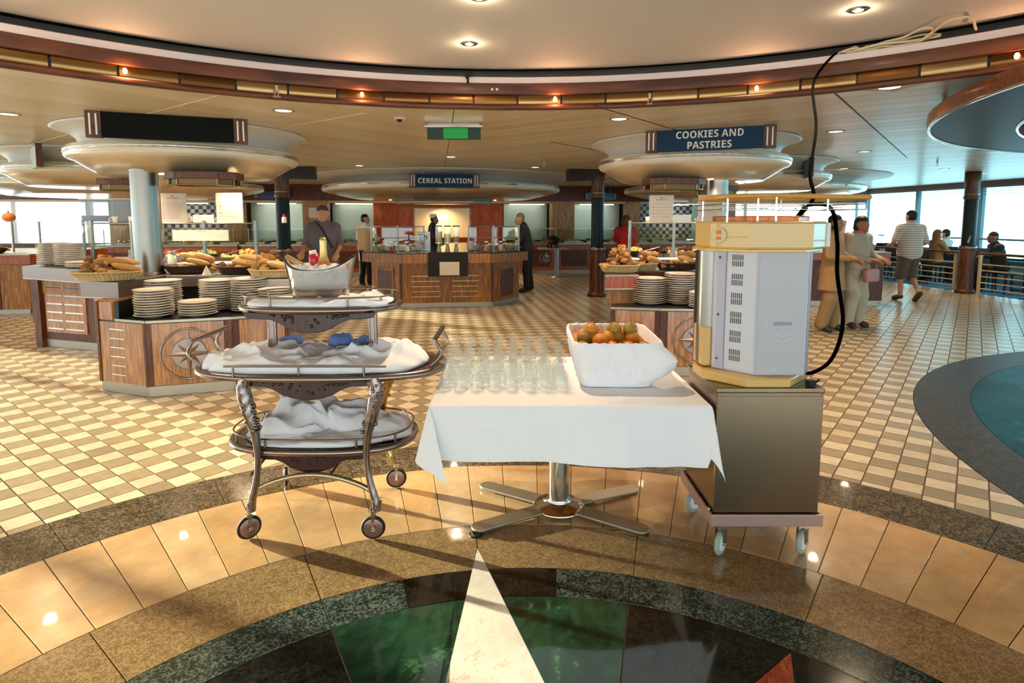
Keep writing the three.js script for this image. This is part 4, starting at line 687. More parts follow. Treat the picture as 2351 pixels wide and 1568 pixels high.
// ---------- cereal station ----------
{
  const t0 = 12.6, [gx, gz] = W(0, t0), o = thing('cereal_counter', 'six-sided wooden cereal counter in the middle of the hall under the cereal sign', 'counter', [gx, 0, gz], PHI), L = ([s, t]) => [s, -(t - t0)];
  const foot = [[-0.84, 10.15], [0.84, 10.15], [1.42, 10.8], [1.42, 14.4], [-1.42, 14.4], [-1.42, 10.8]].map(L), topP = [[-0.78, 9.92], [0.78, 9.92], [1.56, 10.57], [1.56, 14.6], [-1.56, 14.6], [-1.56, 10.57]].map(L);
  part('kick_base', prism(foot, 0, 0.09, 0.004), M.steelSatin, o); part('body', metric(prism(foot, 0.09, 0.84)), M.oak, o); part('apron', metric(prism(topP, 0.83, 1.0, 0.004)), M.oak, o); part('worktop', prism(topP, 1.0, 1.02, 0.004), M.blackGloss, o); 
  for (const cs of [face(foot[0], foot[1], -0.01, 0.02, 0.09, 0.84, 0.004, 0.03), face(foot[0], foot[1], 0.98, 1.01, 0.09, 0.84, 0.004, 0.03)]) part('corner_strip', metric(cs), M.mahogany, o);
  for (const [a, b] of [[foot[5], foot[0]], [foot[1], foot[2]]]) { part('red_panel', metric(face(a, b, 0.25, 0.75, 0.16, 0.68, 0.004, 0.02)), M.mahogany, o, 'framed dark red panel'); part('panel_frame', [face(a, b, 0.21, 0.25, 0.14, 0.7, 0.006, 0.024), face(a, b, 0.75, 0.79, 0.14, 0.7, 0.006, 0.024), face(a, b, 0.21, 0.79, 0.68, 0.71, 0.006, 0.024), face(a, b, 0.21, 0.79, 0.13, 0.16, 0.006, 0.024)].map(metric), M.oak, o); }
  for (const f of [[0.12, 0.42], [0.56, 0.84]]) for (let k = 0; k < 5; k++) part('chrome_bar', face(foot[0], foot[1], f[0], f[1], 0.2 + k * 0.095, 0.209 + k * 0.095, 0.008, 0.01), std(0xc2a878, 0.25, 1), o);
  part('open_bay', face(foot[0], foot[1], 0.3, 0.72, 0.6, 1.03, 0.22, 0.1), M.black, o, 'black open bay with a notice');
  part('bay_notice', face(foot[0], foot[1], 0.42, 0.63, 0.62, 0.86, 0.275, 0.012), M.paper, o);
  // glass guards either side
  for (const sg of [-1, 1]) {
    const gx0 = sg * 0.42, gx1 = sg * 1.38, z = -(10.75 - t0); part('guard_shelf', box(Math.abs(gx1 - gx0), 0.012, 0.4, (gx0 + gx1) / 2, 1.48, z - 0.1), M.pane, o); part('guard_glass', [box(Math.abs(gx1 - gx0), 0.42, 0.008, (gx0 + gx1) / 2, 1.25, z + 0.2), box(0.008, 0.42, 0.5, gx0, 1.25, z - 0.05), box(0.008, 0.42, 0.5, gx1, 1.25, z - 0.05)], M.pane, o);
    for (const x of [gx0, (gx0 + gx1) / 2, gx1]) part('guard_post', cyl(0.018, 0.018, 0.48, x, 1.02, z + 0.2, 10), M.steel, o);
    part('guard_rail', [bar([gx0, 1.48, z + 0.2], [gx1, 1.48, z + 0.2], 0.01, 8), bar([gx0, 1.27, z + 0.2], [gx1, 1.27, z + 0.2], 0.008, 8)], M.steel, o);
  }
  let c0; const cer = [0xd9a04a, 0xb8743a, 0xe8d8b0, 0x8a4a2a, 0xe0b868, 0xc89050];
  [[-1.2, 10.85], [-0.85, 10.8], [-0.6, 11.1], [0.62, 11.0], [0.9, 10.8], [1.22, 10.9]].forEach(([s, t], k) => {
    const [x, z] = W(s, t), oo = thing('cereal_bowl', `white bowl of cereal, ${['first', 'second', 'third', 'fourth', 'fifth', 'sixth'][k]} from the left behind the cereal counter's glass`, 'bowl', [x, 1.021, z]); part('bowl', lathe([[0, 0.012], [0.06, 0], [0.13, 0.1], [0.135, 0.1], [0.128, 0.1], [0.06, 0.014], [0, 0.02]], 20), M.china, oo);
    const g = []; for (let i = 0; i < 18; i++) { const a = rr(0, 6.28), r = Math.sqrt(rnd()) * 0.1; g.push(at(new THREE.IcosahedronGeometry(0.024, 0), r * Math.cos(a), 0.085 + rr(0, 0.03), r * Math.sin(a), a)); } part('cereal', g, std(cer[k], 0.7), oo).userData.kind = 'stuff';
  });
  [[-0.14, 10.35], [0.02, 10.35], [0.18, 10.35]].forEach(([s, t], k) => {
    const [x, z] = W(s, t), oo = thing('cereal_dispenser', `tall clear cereal dispenser ${['left', 'middle', 'right'][k]} of the three at the front of the cereal counter`, 'dispenser', [x, 1.021, z], PHI);
    part('tank', lathe([[0.062, 0.16], [0.066, 0.17], [0.066, 0.46], [0.062, 0.46], [0.06, 0.17]], 20), M.pane, oo); part('lid', cyl(0.07, 0.06, 0.02, 0, 0.46, 0, 20), M.black, oo); part('stand', [cyl(0.05, 0.02, 0.15, 0, 0.0, 0, 16), cyl(0.066, 0.066, 0.02, 0, 0.15, 0, 20)], M.chrome, oo);
    part('cereal', cyl(0.058, 0.058, 0.2 - k * 0.05, 0, 0.172, 0, 16), std([0xc8a07a, 0xd8bfa0, 0xb0785a][k], 0.8), oo).userData.kind = 'stuff';
  });
}
{ // bowls and jars along the cereal counter
  for (const [st, nm] of [[[0.45, 10.5], 'the stack right of the cereal dispensers'], [[-0.52, 10.55], 'the stack left of the milk dispenser']]) { const [x, z] = W(...st); for (let k = 0; k < 7; k++) { const lab = k === 6 ? `topmost small white bowl of ${nm}` : `small white bowl inside ${nm}`, o = thing('small_bowl', lab, 'bowl', [x, 1.021 + k * 0.022, z], 0, 'bowls of ' + nm); part('bowl', lathe([[0, 0.01], [0.035, 0], [0.07, 0.05], [0.072, 0.052], [0.066, 0.05], [0.034, 0.012], [0, 0.014]], 18), M.china, o); } }
  [[-1.35, 10.62, 0xd8b070], [-1.0, 10.42, 0x8a4a2a], [-0.72, 10.3, 0xe0d0b0], [0.74, 10.32, 0xb8743a], [1.02, 10.42, 0xd8a058], [1.36, 10.65, 0xa05a30]].forEach(([s, t, c], k) => { const [x, z] = W(s, t), o = thing('storage_jar', `clear glass jar of topping, ${['first', 'second', 'third', 'fourth', 'fifth', 'sixth'][k]} from the left along the front of the cereal counter`, 'jar', [x, 1.021, z]); part('glass', lathe([[0, 0.004], [0.045, 0], [0.05, 0.01], [0.05, 0.14], [0.04, 0.16], [0.04, 0.17]], 18), M.pane, o); part('lid', cyl(0.044, 0.044, 0.016, 0, 0.17, 0, 18), M.chrome, o); part('topping', cyl(0.044, 0.044, 0.09, 0, 0.008, 0, 14), std(c, 0.8), o).userData.kind = 'stuff'; });
}
// milk box etc. on the cereal counter
{
  const [x, z] = W(-0.42, 10.75); const o = thing('milk_dispenser', 'pale metal milk dispenser with a handle beside the chef', 'dispenser', [x, 1.021, z], PHI); part('body', box(0.24, 0.36, 0.26, 0, 0.18, 0, 0.01), std(0xbcc8c4, 0.35, 0.4), o); part('door', box(0.2, 0.28, 0.01, 0, 0.18, 0.133, 0.004), M.steel, o); part('handle', tube([[-0.06, 0.22, 0.14], [-0.04, 0.28, 0.16], [0.04, 0.28, 0.16], [0.06, 0.22, 0.14]], 0.008, 12, 6), M.black, o);
}
// far left counter
{
  const [x, z] = W(-8.55, 11.4), o = thing('side_counter', 'wooden counter with a mahogany stile at the left picture edge', 'counter', [x, 0, z], PHI);
  part('body', metric(box(2.9, 0.78, 2.2, 0, 0.47, 0)), M.oak, o); part('kick_base', box(2.8, 0.1, 2.1, 0, 0.05, 0), M.steelSatin, o); part('apron', metric(box(3.1, 0.15, 2.4, 0, 0.935, 0, 0.006)), M.cherry, o); part('stile', metric(box(0.09, 0.78, 0.02, 0.95, 0.47, 1.105)), M.mahogany, o); part('worktop', box(3.12, 0.02, 2.42, 0, 1.02, 0, 0.005), M.steelSatin, o); part('glass_shelf', box(2.6, 0.012, 0.5, 0, 1.56, 0.3), M.pane, o); for (const k of [-1.2, -0.2, 0.8, 1.25]) part('post', cyl(0.02, 0.02, 0.55, k, 1.03, 0.4, 10), M.steel, o);
  breadBasket(x + 0.75, 1.031, z + 0.75, 0.2, 0.62, 0.42, 'dark', 'on the far left counter'); breads(x + 0.75, 1.031, z + 0.75, 0.2, 0.62, 0.42, 12, 0, 'on the far left counter');
  const p = thing('pumpkin', 'round orange pumpkin on the shelf at the left picture edge', 'pumpkin', [x + 0.72, 1.567, z + 0.2]); const g = new THREE.SphereGeometry(0.1, 32, 18), a = g.attributes.position; for (let i = 0; i < a.count; i++) { const th = Math.atan2(a.getZ(i), a.getX(i)), k = 0.94 + 0.06 * Math.abs(Math.cos(th * 5)); a.setXYZ(i, a.getX(i) * k, a.getY(i) * 0.85 + 0.085, a.getZ(i) * k); } g.computeVertexNormals(); part('fruit', g, std(0xd8743a, 0.5), p); part('stem', cyl(0.015, 0.01, 0.04, 0, 0.165, 0, 8), std(0x6a5a2a, 0.8), p);
}
// right station behind the machine
{
  const [x, z] = W(7.35, 10.5), o = thing('drawer_counter', 'dark wooden counter with a steel slatted end standing right of the juice machine', 'counter', [x, 0, z], PHI - 0.12);
  part('body', metric(box(1.7, 0.76, 2.2, 0, 0.48, 0)), M.mahogany, o); part('kick_base', box(1.6, 0.1, 2.1, 0, 0.05, 0), M.steelSatin, o); part('worktop', metric(box(1.85, 0.13, 2.35, 0, 0.93, 0, 0.006)), M.cherry, o); part('steel_top', box(1.86, 0.02, 2.36, 0, 1.005, 0, 0.004), M.steel, o);
  part('steel_end', box(0.02, 0.7, 2.0, 0.86, 0.47, 0), std(0x6a7478, 0.35, 0.9), o); for (let k = 0; k < 6; k++) part('chrome_bar', box(0.012, 0.02, 1.8, 0.876, 0.2 + k * 0.1, 0), M.chrome, o);
  part('glass_shelf', box(1.4, 0.012, 0.6, 0, 1.56, 0.4), M.pane, o); for (const k of [-0.6, 0, 0.6]) part('post', cyl(0.02, 0.02, 0.55, k, 1.02, 0.6, 10), M.steel, o);
  const red = std(0xd86a4a, 0.6); let f0;
  for (let k = 0; k < 9; k++) { const lab = 'orange gourd heaped on the counter end right of the juice machine', p = [x + 0.35 + (k % 3) * 0.17 - (k > 5 ? 0.08 : 0), 1.1 + Math.floor(k / 3) * 0.1, z + 0.9 - (k % 2) * 0.12]; const g = new THREE.SphereGeometry(0.095, 20, 12).scale(1, 0.8, 1); if (!f0) f0 = solo('gourd', lab, 'gourd', g, red, p, 0, 'gourds on the counter end'); else copy(f0, lab, p, k, 'gourds on the counter end'); }
  const fn = thing('fruit_net_stand', 'slanted stand of red and white netting rising from the counter end', 'display', [x + 0.45, 1.02, z + 0.5]); const nt = []; for (let k = 0; k < 7; k++) { nt.push(bar([-0.25 + k * 0.04, 0.0, 0.05], [-0.35 + k * 0.015, 0.62, -0.1], 0.008, 6)); nt.push(bar([-0.27, k * 0.09, 0.05], [0.02 - k * 0.03, k * 0.09 + 0.04, 0.03], 0.006, 6)); } part('frame', nt, std(0xb8402e, 0.5), fn); part('sheet', at(box(0.3, 0.6, 0.012), -0.18, 0.32, 0.0, 0, -0.22, -0.25), std(0xe8e2da, 0.6), fn);
}
// ---------- crumpled linen ----------
function crumple(a, b, h, sd, o = {}) {     // soft heap on an oval, closed below
  const n1 = vnoise(8, sd), n2 = vnoise(16, sd + 1), n3 = vnoise(32, sd + 2), NA = 84, NR = 30, pos = [], idx = [], f = o.fold ?? 1;
  const H = (x, z, r) => { const u = x * 0.45 + 0.5 + sd * 0.13, v = z * 0.45 + 0.5, w = n1(u, v) * 0.5, q = 1 - Math.abs(2 * n2(u + w * 0.3, v + w * 0.4) - 1), q2 = 1 - Math.abs(2 * n3(u + w * 0.5, v - w * 0.2) - 1); return h * (0.22 + 0.45 * n1(u, v) + 0.42 * f * q * q + 0.26 * f * q2 * q2) * Math.pow(Math.max(0, 1 - Math.pow(r, o.pw || 5)), 0.6) + 0.004; };
  for (let j = 0; j <= NR; j++) for (let i = 0; i < NA; i++) { const r = j / NR, t = i / NA * PI * 2, e = 1 + (0.1 * Math.sin(t * 3 + sd) + 0.06 * Math.sin(t * 7 + sd * 2)) * (o.wob ?? 0.6), x = Math.sign(Math.cos(t)) * Math.pow(Math.abs(Math.cos(t)), 0.8) * a * r * e, z = Math.sign(Math.sin(t)) * Math.pow(Math.abs(Math.sin(t)), 0.8) * b * r * e; pos.push(x, j === NR ? -(o.hang || 0) * (0.5 + n2(i / NA, 0.3)) : H(x, z, r), z); }
  for (let j = 0; j < NR; j++) for (let i = 0; i < NA; i++) { const p = j * NA + i, q = j * NA + (i + 1) % NA; idx.push(p, q, p + NA, q, q + NA, p + NA); }
  const c = pos.length / 3; pos.push(0, -0.002, 0); for (let i = 0; i < NA; i++) idx.push(NR * NA + i, NR * NA + (i + 1) % NA, c);
  const g = new THREE.BufferGeometry(); g.setAttribute('position', new THREE.Float32BufferAttribute(pos, 3)); g.setAttribute('uv', new THREE.Float32BufferAttribute(Array.from({ length: pos.length / 3 * 2 }, (_, k) => pos[Math.floor(k / 2) * 3 + (k % 2) * 2]), 2)); g.setIndex(idx); g.computeVertexNormals(); return g;
}
// ---------- serving trolley ----------
const TR = [-1.02, 0, -3.17];
{
  const o = thing('serving_trolley', 'ornate three-tier silver serving trolley with oval shelves and carved legs', 'trolley', TR), wood = phy(0xffffff, 0.3, { map: woodTex([40, 8, 10], [66, 18, 18]), clearcoat: 0.1 });
  const oval = (a, b, n = 56, p = 0.75) => Array.from({ length: n }, (_, k) => { const t = k / n * PI * 2; return [Math.sign(Math.cos(t)) * Math.pow(Math.abs(Math.cos(t)), p) * a, Math.sign(Math.sin(t)) * Math.pow(Math.abs(Math.sin(t)), p) * b]; });
  const shelf = (y, a, b, gapA) => {
    const s = part('shelf', metric(prism(oval(a - 0.012, b - 0.012), y, y + 0.014)), wood, o);
    part('rim', tube(oval(a, b).map((p) => [p[0], y + 0.004, p[1]]), 0.02, 110, 8, true).scale(1, 0.95, 1).translate(0, y * 0.05, 0), M.nickel, s);
    const full = oval(a - 0.006, b - 0.006, 64), rail = [];
    if (!gapA) rail.push(tube(full.map((p) => [p[0], y + 0.066, p[1]]), 0.005, 120, 6, true));
    else for (const sg of [1, -1]) rail.push(tube(Array.from({ length: 9 }, (_, k) => [-a * 0.62 + k / 8 * a * 1.24, y + 0.066, sg * (b - 0.008)]), 0.005, 24, 6));
    part('gallery_rail', rail, M.nickel, s);
    const posts = gapA ? [-0.55, -0.05, 0.45].flatMap((x) => [[x * a, b - 0.008], [x * a, -b + 0.008]]) : [6, 12, 20, 26, 38, 44, 52, 58].map((k) => full[k]);
    part('gallery_post', posts.map((p) => cyl(0.006, 0.006, 0.052, p[0], y + 0.014, p[1], 8)), M.nickel, s);
    return s;
  };
  shelf(1.16, 0.405, 0.235); shelf(0.832, 0.645, 0.31, true); shelf(0.445, 0.48, 0.28);
  const apron = (y, w, h, z, b) => { const sh = new THREE.Shape(); sh.moveTo(-w, 0); sh.lineTo(w, 0); sh.lineTo(w * 0.97, -h * 0.2); sh.quadraticCurveTo(w * 0.8, -h * 0.32, w * 0.62, -h * 0.3); sh.quadraticCurveTo(w * 0.45, -h * 0.45, w * 0.36, -h * 0.72); sh.quadraticCurveTo(w * 0.16, -h, 0, -h); sh.quadraticCurveTo(-w * 0.16, -h, -w * 0.36, -h * 0.72); sh.quadraticCurveTo(-w * 0.45, -h * 0.45, -w * 0.62, -h * 0.3); sh.quadraticCurveTo(-w * 0.8, -h * 0.32, -w * 0.97, -h * 0.2); sh.lineTo(-w, 0); const g = plate(sh, 0.014, 0.003); part('carved_apron', at(g, 0, y, z), wood, o); const dots = []; for (let k = 0; k < 26; k++) { const u = rr(-0.62, 0.62), d = Math.max(0.12, 0.75 - Math.abs(u) * 1.1); dots.push(at(new THREE.SphereGeometry(rr(0.006, 0.011), 8, 6), u * w, y - h * rr(0.1, d), z + 0.015)); } part('carving', dots, wood, o); };
  apron(1.15, 0.33, 0.1, 0.2); apron(0.822, 0.36, 0.1, 0.26); apron(0.436, 0.3, 0.1, 0.24);
  for (const x of [-0.275, 0.268]) part('upright', [box(0.05, 0.32, 0.022, x, 1.0, 0, 0.008), box(0.03, 0.32, 0.03, x, 1.0, 0, 0.008)], M.nickel, o);
  // cabriole legs with ornate knees, casters
  const LEG = [[-0.3, 0.29, -1], [0.335, 0.29, 1], [-0.36, -0.32, -1], [0.29, -0.29, 1]];
  LEG.forEach(([x, z, sg], k) => {
    const pts = [[x + sg * 0.0, 0.84, z], [x + sg * 0.012, 0.78, z], [x - sg * 0.005, 0.68, z], [x - sg * 0.035, 0.56, z], [x - sg * 0.045, 0.42, z], [x - sg * 0.03, 0.3, z], [x - sg * 0.005, 0.2, z], [x, 0.15, z]];
    const rad = [0.03, 0.036, 0.032, 0.022, 0.017, 0.016, 0.019, 0.022], curve = new THREE.CatmullRomCurve3(pts.map((p) => V(...p))), N = 40, K = 12, g = new THREE.TubeGeometry(curve, N, 1, K), pa = g.attributes.position;
    for (let i = 0; i <= N; i++) { const c = curve.getPointAt(i / N), u = i / N * 7, a = Math.min(6, Math.floor(u)), r0 = rad[a] + (rad[a + 1] - rad[a]) * (u - a); for (let j = 0; j <= K; j++) { const q = i * (K + 1) + j, orn = (i / N < 0.42 || (i / N > 0.82)) ? 1 + 0.06 * Math.sin(j * 3.6 + i * 2.9) * Math.cos(j * 1.57 + i * 1.1) : 1; const v = V(pa.getX(q), pa.getY(q), pa.getZ(q)).sub(c).multiplyScalar(r0 * orn).add(c); pa.setXYZ(q, v.x, v.y, v.z); } }
    g.computeVertexNormals(); const leg = part('leg', g, k < 2 ? M.nickel : std(0xb89a60, 0.26, 1), o);
    const orn = []; for (let q = 0; q < 46; q++) { const u = rr(0.02, 0.4), c = curve.getPointAt(u), a = rr(0, 6.28); orn.push(at(new THREE.SphereGeometry(rr(0.006, 0.012), 7, 5), c.x + 0.031 * Math.cos(a), c.y, c.z + 0.031 * Math.sin(a))); } for (let q = 0; q < 14; q++) { const a = rr(0, 6.28); orn.push(at(new THREE.SphereGeometry(rr(0.004, 0.008), 7, 5), x + 0.02 * Math.cos(a), rr(0.15, 0.22), z + 0.02 * Math.sin(a))); } part('leaf_ornament', orn, k < 2 ? M.nickel : std(0xb89a60, 0.26, 1), leg);
    const yaw = [0.75, 0.1, -1.2, 0.2][k], wx = x + [-0.015, -0.02, 0, 0.03][k], wh = thing0(o, 'caster', [wx, 0.062, z], yaw);
    part('wheel', [at(lathe([[0.02, -0.012], [0.046, -0.012], [0.05, -0.006], [0.05, 0.006], [0.046, 0.012], [0.02, 0.012], [0, 0.016], [0, -0.016], [0.02, -0.012]], 28), 0, 0, 0, 0, PI / 2)], std(0x8a6f62, 0.3, 0.7), wh); part('tyre', at(new THREE.TorusGeometry(0.053, 0.0085, 8, 32), 0, 0, 0), M.black, wh);
    part('fork', [box(0.014, 0.07, 0.004, 0, 0.03, 0.018), box(0.014, 0.07, 0.004, 0, 0.03, -0.018), box(0.03, 0.006, 0.044, 0, 0.064, 0), cyl(0.016, 0.016, 0.03, 0, 0.064, 0, 12), at(cyl(0.006, 0.006, 0.046, 0, -0.023, 0, 8), 0, 0, 0, 0, PI / 2)], M.chrome, wh);
  });
  const arch = (a, b) => { const P = []; for (let k = 0; k <= 10; k++) { const u = k / 10; P.push([a[0] + (b[0] - a[0]) * u, 0.235 + 0.1 * Math.pow(Math.sin(u * PI), 0.8), a[1] + (b[1] - a[1]) * u]); } return tube(P, 0.013, 30, 6).scale(1, 1, 1); };
  part('stretcher', [arch([-0.31, 0.28], [0.33, 0.28]), arch([-0.36, -0.31], [0.3, -0.29])], std(0xb6aa90, 0.28, 1), o); part('cross_stretcher', bar([-0.3, 0.33, 0.28], [-0.35, 0.33, -0.31], 0.008, 8), M.nickel, o); part('cross_stretcher', bar([0.1, 0.33, 0.28], [0.1, 0.33, -0.29], 0.008, 8), M.nickel, o);
  for (const sg of [-1, 1]) part('push_handle', [bar([sg * 0.62, 1.0, -0.2], [sg * 0.62, 1.0, 0.2], 0.014, 10), tube([[sg * 0.6, 0.86, -0.14], [sg * 0.655, 0.93, -0.15], [sg * 0.62, 1.0, -0.15]], 0.008, 12, 6), tube([[sg * 0.6, 0.86, 0.14], [sg * 0.655, 0.93, 0.15], [sg * 0.62, 1.0, 0.15]], 0.008, 12, 6)], M.nickel, o);
}
function thing0(parent, name, pos, turn) { const g = new THREE.Group(); g.name = name; g.position.set(...pos); g.rotation.y = turn; parent.add(g); return g; }
// linens on the trolley
{
  const L = (name, label, a, b, h, sd, x, y, z, turn, o, mat = M.linen) => solo(name, label, 'linen', crumple(a, b, h, sd, o), mat, [TR[0] + x, y, TR[2] + z], turn);
  const blue = std(0x6a86c4, 0.85);
  L('linen_cloth', 'crumpled white cloth covering the top tier under the ice bucket', 0.385, 0.225, 0.022, 3, 0, 1.176, 0, 0, { wob: 0.25, hang: 0.0, pw: 9 });
  L('linen_cloth', 'white cloth bunched along the front of the top tier behind the gallery rail', 0.36, 0.07, 0.05, 8, 0.0, 1.176, 0.15, 0, { wob: 0.4 });
  L('linen_cloth', 'white cloth curling out at the right end of the top tier', 0.1, 0.14, 0.05, 11, 0.27, 1.176, 0.06, 0.3, {});
  L('linen_cloth', 'wide white cloth spread over the left of the middle tier', 0.36, 0.26, 0.11, 17, -0.25, 0.848, 0.0, 0.05, { wob: 0.3, pw: 3 });
  L('linen_cloth', 'white cloth heaped over the right of the middle tier', 0.3, 0.25, 0.13, 23, 0.27, 0.848, 0.0, -0.1, { wob: 0.35, pw: 3 });
  L('linen_cloth', 'white cloth piled high at the right rear of the middle tier', 0.17, 0.14, 0.13, 29, 0.33, 0.85, -0.12, 0.2, { pw: 3, fold: 0.6 });
  L('linen_cloth', 'long white cloth along the front edge of the middle tier', 0.44, 0.08, 0.075, 31, -0.06, 0.848, 0.2, 0, { wob: 0.5 });
  L('linen_cloth', 'white cloth tucked at the left handle of the middle tier', 0.13, 0.16, 0.09, 37, -0.47, 0.848, 0.06, 0, {});
  L('paper_napkin', 'blue napkin peeping from the linen left of the left upright', 0.09, 0.06, 0.07, 41, -0.22, 0.905, -0.12, 0.3, {}, blue);
  L('paper_napkin', 'blue napkin in the linen in the middle of the trolley', 0.07, 0.05, 0.06, 43, 0.07, 0.925, -0.1, 0.6, {}, blue);
  L('paper_napkin', 'blue napkin in the linen beside the right upright', 0.09, 0.05, 0.07, 47, 0.19, 0.915, -0.08, -0.4, {}, blue);
  L('linen_cloth', 'flat white cloth hanging over the front of the bottom tier', 0.42, 0.24, 0.05, 53, 0.0, 0.46, 0.02, 0, { wob: 0.25, pw: 6 });
  L('linen_cloth', 'crumpled white cloth heap on the left of the bottom tier', 0.24, 0.18, 0.17, 59, -0.14, 0.47, 0.0, 0.2, { pw: 3 });
  L('linen_cloth', 'bulging white cloth heap in the middle of the bottom tier', 0.15, 0.15, 0.24, 61, 0.13, 0.47, -0.03, 0.1, { pw: 3, fold: 0.5 });
  L('linen_cloth', 'white cloth spilling at the right end of the bottom tier', 0.16, 0.18, 0.17, 67, 0.32, 0.465, -0.02, 0.3, { pw: 3, fold: 0.6 });
}
// ice bucket and bottles
{
  const y0 = 1.196, bx = TR[0] + 0.0, bz = TR[2] + 0.02, N = 72, prof = (inner) => { const pos = [], idx = [], rows = 14; for (let j = 0; j <= rows; j++) for (let i = 0; i < N; i++) { const t = i / N * PI * 2, v = j / rows, top = 0.165 + 0.075 * Math.pow(Math.abs(Math.cos(t)), 3), r = (0.145 + 0.035 * v + 0.012 * v * v) * (1 + 0.0 * v) - (inner ? 0.009 : 0), y = (inner ? 0.012 : 0) + v * (top - (inner ? 0.012 : 0)); pos.push(Math.cos(t) * r, y, Math.sin(t) * r * 0.72); } return pos; };
  const A = prof(false), B = prof(true), rows = 14, pos = A.concat(B), idx = [], nA = (rows + 1) * N;
  for (let j = 0; j < rows; j++) for (let i = 0; i < N; i++) { const p = j * N + i, q = j * N + (i + 1) % N; idx.push(p, p + N, q, q, p + N, q + N, nA + p, nA + q, nA + p + N, nA + q, nA + q + N, nA + p + N); }
  for (let i = 0; i < N; i++) { const p = rows * N + i, q = rows * N + (i + 1) % N; idx.push(p, nA + p, q, q, nA + p, nA + q); }
  let c = pos.length / 3; pos.push(0, 0, 0, 0, 0.012, 0); for (let i = 0; i < N; i++) idx.push(i, (i + 1) % N, c, nA + i, c + 1, nA + (i + 1) % N);
  const g = new THREE.BufferGeometry(); g.setAttribute('position', new THREE.Float32BufferAttribute(pos, 3)); g.setIndex(idx); g.computeVertexNormals();
  const o = thing('ice_bucket', 'clear crystal ice bucket with two raised ears standing on the top tier of the trolley', 'ice bucket', [bx, y0, bz], 0);
  part('bowl', g, new THREE.MeshPhysicalMaterial({ color: 0xffffff, roughness: 0.03, transmission: 1, thickness: 0.01, ior: 1.5 }), o);
  const ice = []; for (let k = 0; k < 150; k++) { const a = rr(0, 6.28), r = Math.sqrt(rnd()) * 0.142; ice.push(at(new THREE.IcosahedronGeometry(rr(0.014, 0.026), 0), r * Math.cos(a), rr(0.135, 0.172), r * 0.7 * Math.sin(a), a)); }
  ice.push(lathe([[0, 0.06], [0.139, 0.06], [0.15, 0.1], [0.158, 0.15], [0.12, 0.165], [0, 0.168]], 40).scale(1, 1, 0.7));
  const im = part('crushed_ice', ice, new THREE.MeshPhysicalMaterial({ color: 0xf6f3f3, roughness: 0.75, transmission: 0.15, thickness: 0, ior: 1.2 }), o); im.userData.kind = 'stuff';
  const im2 = part('meltwater', lathe([[0, 0.014], [0.128, 0.014], [0.137, 0.058], [0, 0.058]], 40).scale(1, 1, 0.7), new THREE.MeshPhysicalMaterial({ color: 0xd8d2c8, roughness: 0.3, transmission: 0.8, thickness: 0, ior: 1.33 }), o); 
  const b = thing('champagne_bottle', 'champagne bottle with a gold foil neck standing in the ice bucket', 'bottle', [bx + 0.02, y0 + 0.02, bz + 0.0]); 
  part('glass', lathe([[0, 0], [0.042, 0], [0.044, 0.01], [0.044, 0.13], [0.036, 0.17], [0.02, 0.2], [0.016, 0.215], [0, 0.215]], 24), phy(0xb8742a, 0.15, { clearcoat: 1 }), b); part('foil', lathe([[0.028, 0.185], [0.019, 0.21], [0.017, 0.26], [0.018, 0.29], [0.015, 0.305], [0, 0.31]], 20), std(0xd9b070, 0.35, 0.7), b, 'crinkled gold foil'); part('label', lathe([[0.0445, 0.03], [0.0446, 0.1]], 24), std(0xe0a050, 0.5), b);
  const r = thing('red_bottle', 'small bottle with a red label leaning behind the champagne neck in the ice bucket', 'bottle', [bx - 0.03, y0 + 0.15, bz - 0.04]); part('body', lathe([[0, 0], [0.028, 0], [0.03, 0.06], [0.024, 0.09], [0, 0.092]], 18), std(0xc02030, 0.35), r); part('cap', cyl(0.02, 0.018, 0.02, 0, 0.09, 0, 14), M.white, r); r.rotation.z = 0.2;
}
// ---------- buffet table with cloth ----------
const TT = { x0: -0.39, x1: 0.94, z0: -3.74, z1: -2.735, y: 0.742 };
{
  const cx = 0.263, cz = -3.2, o = thing('pedestal_table', 'rectangular table on a chrome pedestal with four flat feet', 'table', [cx, 0, cz]);
  part('table_top', box(TT.x1 - TT.x0 - 0.02, 0.03, TT.z1 - TT.z0 - 0.02, (TT.x0 + TT.x1) / 2 - cx, TT.y - 0.02, (TT.z0 + TT.z1) / 2 - cz, 0.006), M.oak, o);
  part('column', lathe([[0.062, 0.045], [0.068, 0.048], [0.068, 0.06], [0.058, 0.066], [0.058, 0.72], [0, 0.72]], 32), M.chrome, o); part('base_disc', lathe([[0, 0.062], [0.05, 0.06], [0.12, 0.04], [0.142, 0.026], [0.146, 0.016], [0.14, 0.01], [0, 0.01]], 40), M.chrome, o);
  for (const [x, z] of [[-0.146, -3.446], [0.705, -3.4], [-0.165, -2.966], [0.667, -2.944]]) { const dx = x - cx, dz = z - cz, Lg = Math.hypot(dx, dz), sh = new THREE.Shape(); sh.moveTo(0.05, -0.05); sh.lineTo(Lg, -0.045); sh.absarc(Lg, 0, 0.045, -PI / 2, PI / 2); sh.lineTo(0.05, 0.05); const g = plate(sh, 0.008, 0.003).rotateX(-PI / 2); part('foot', at(g, 0, 0.02, 0, Math.atan2(-dz, dx), 0, -0.012), M.steelSatin, o); }
}
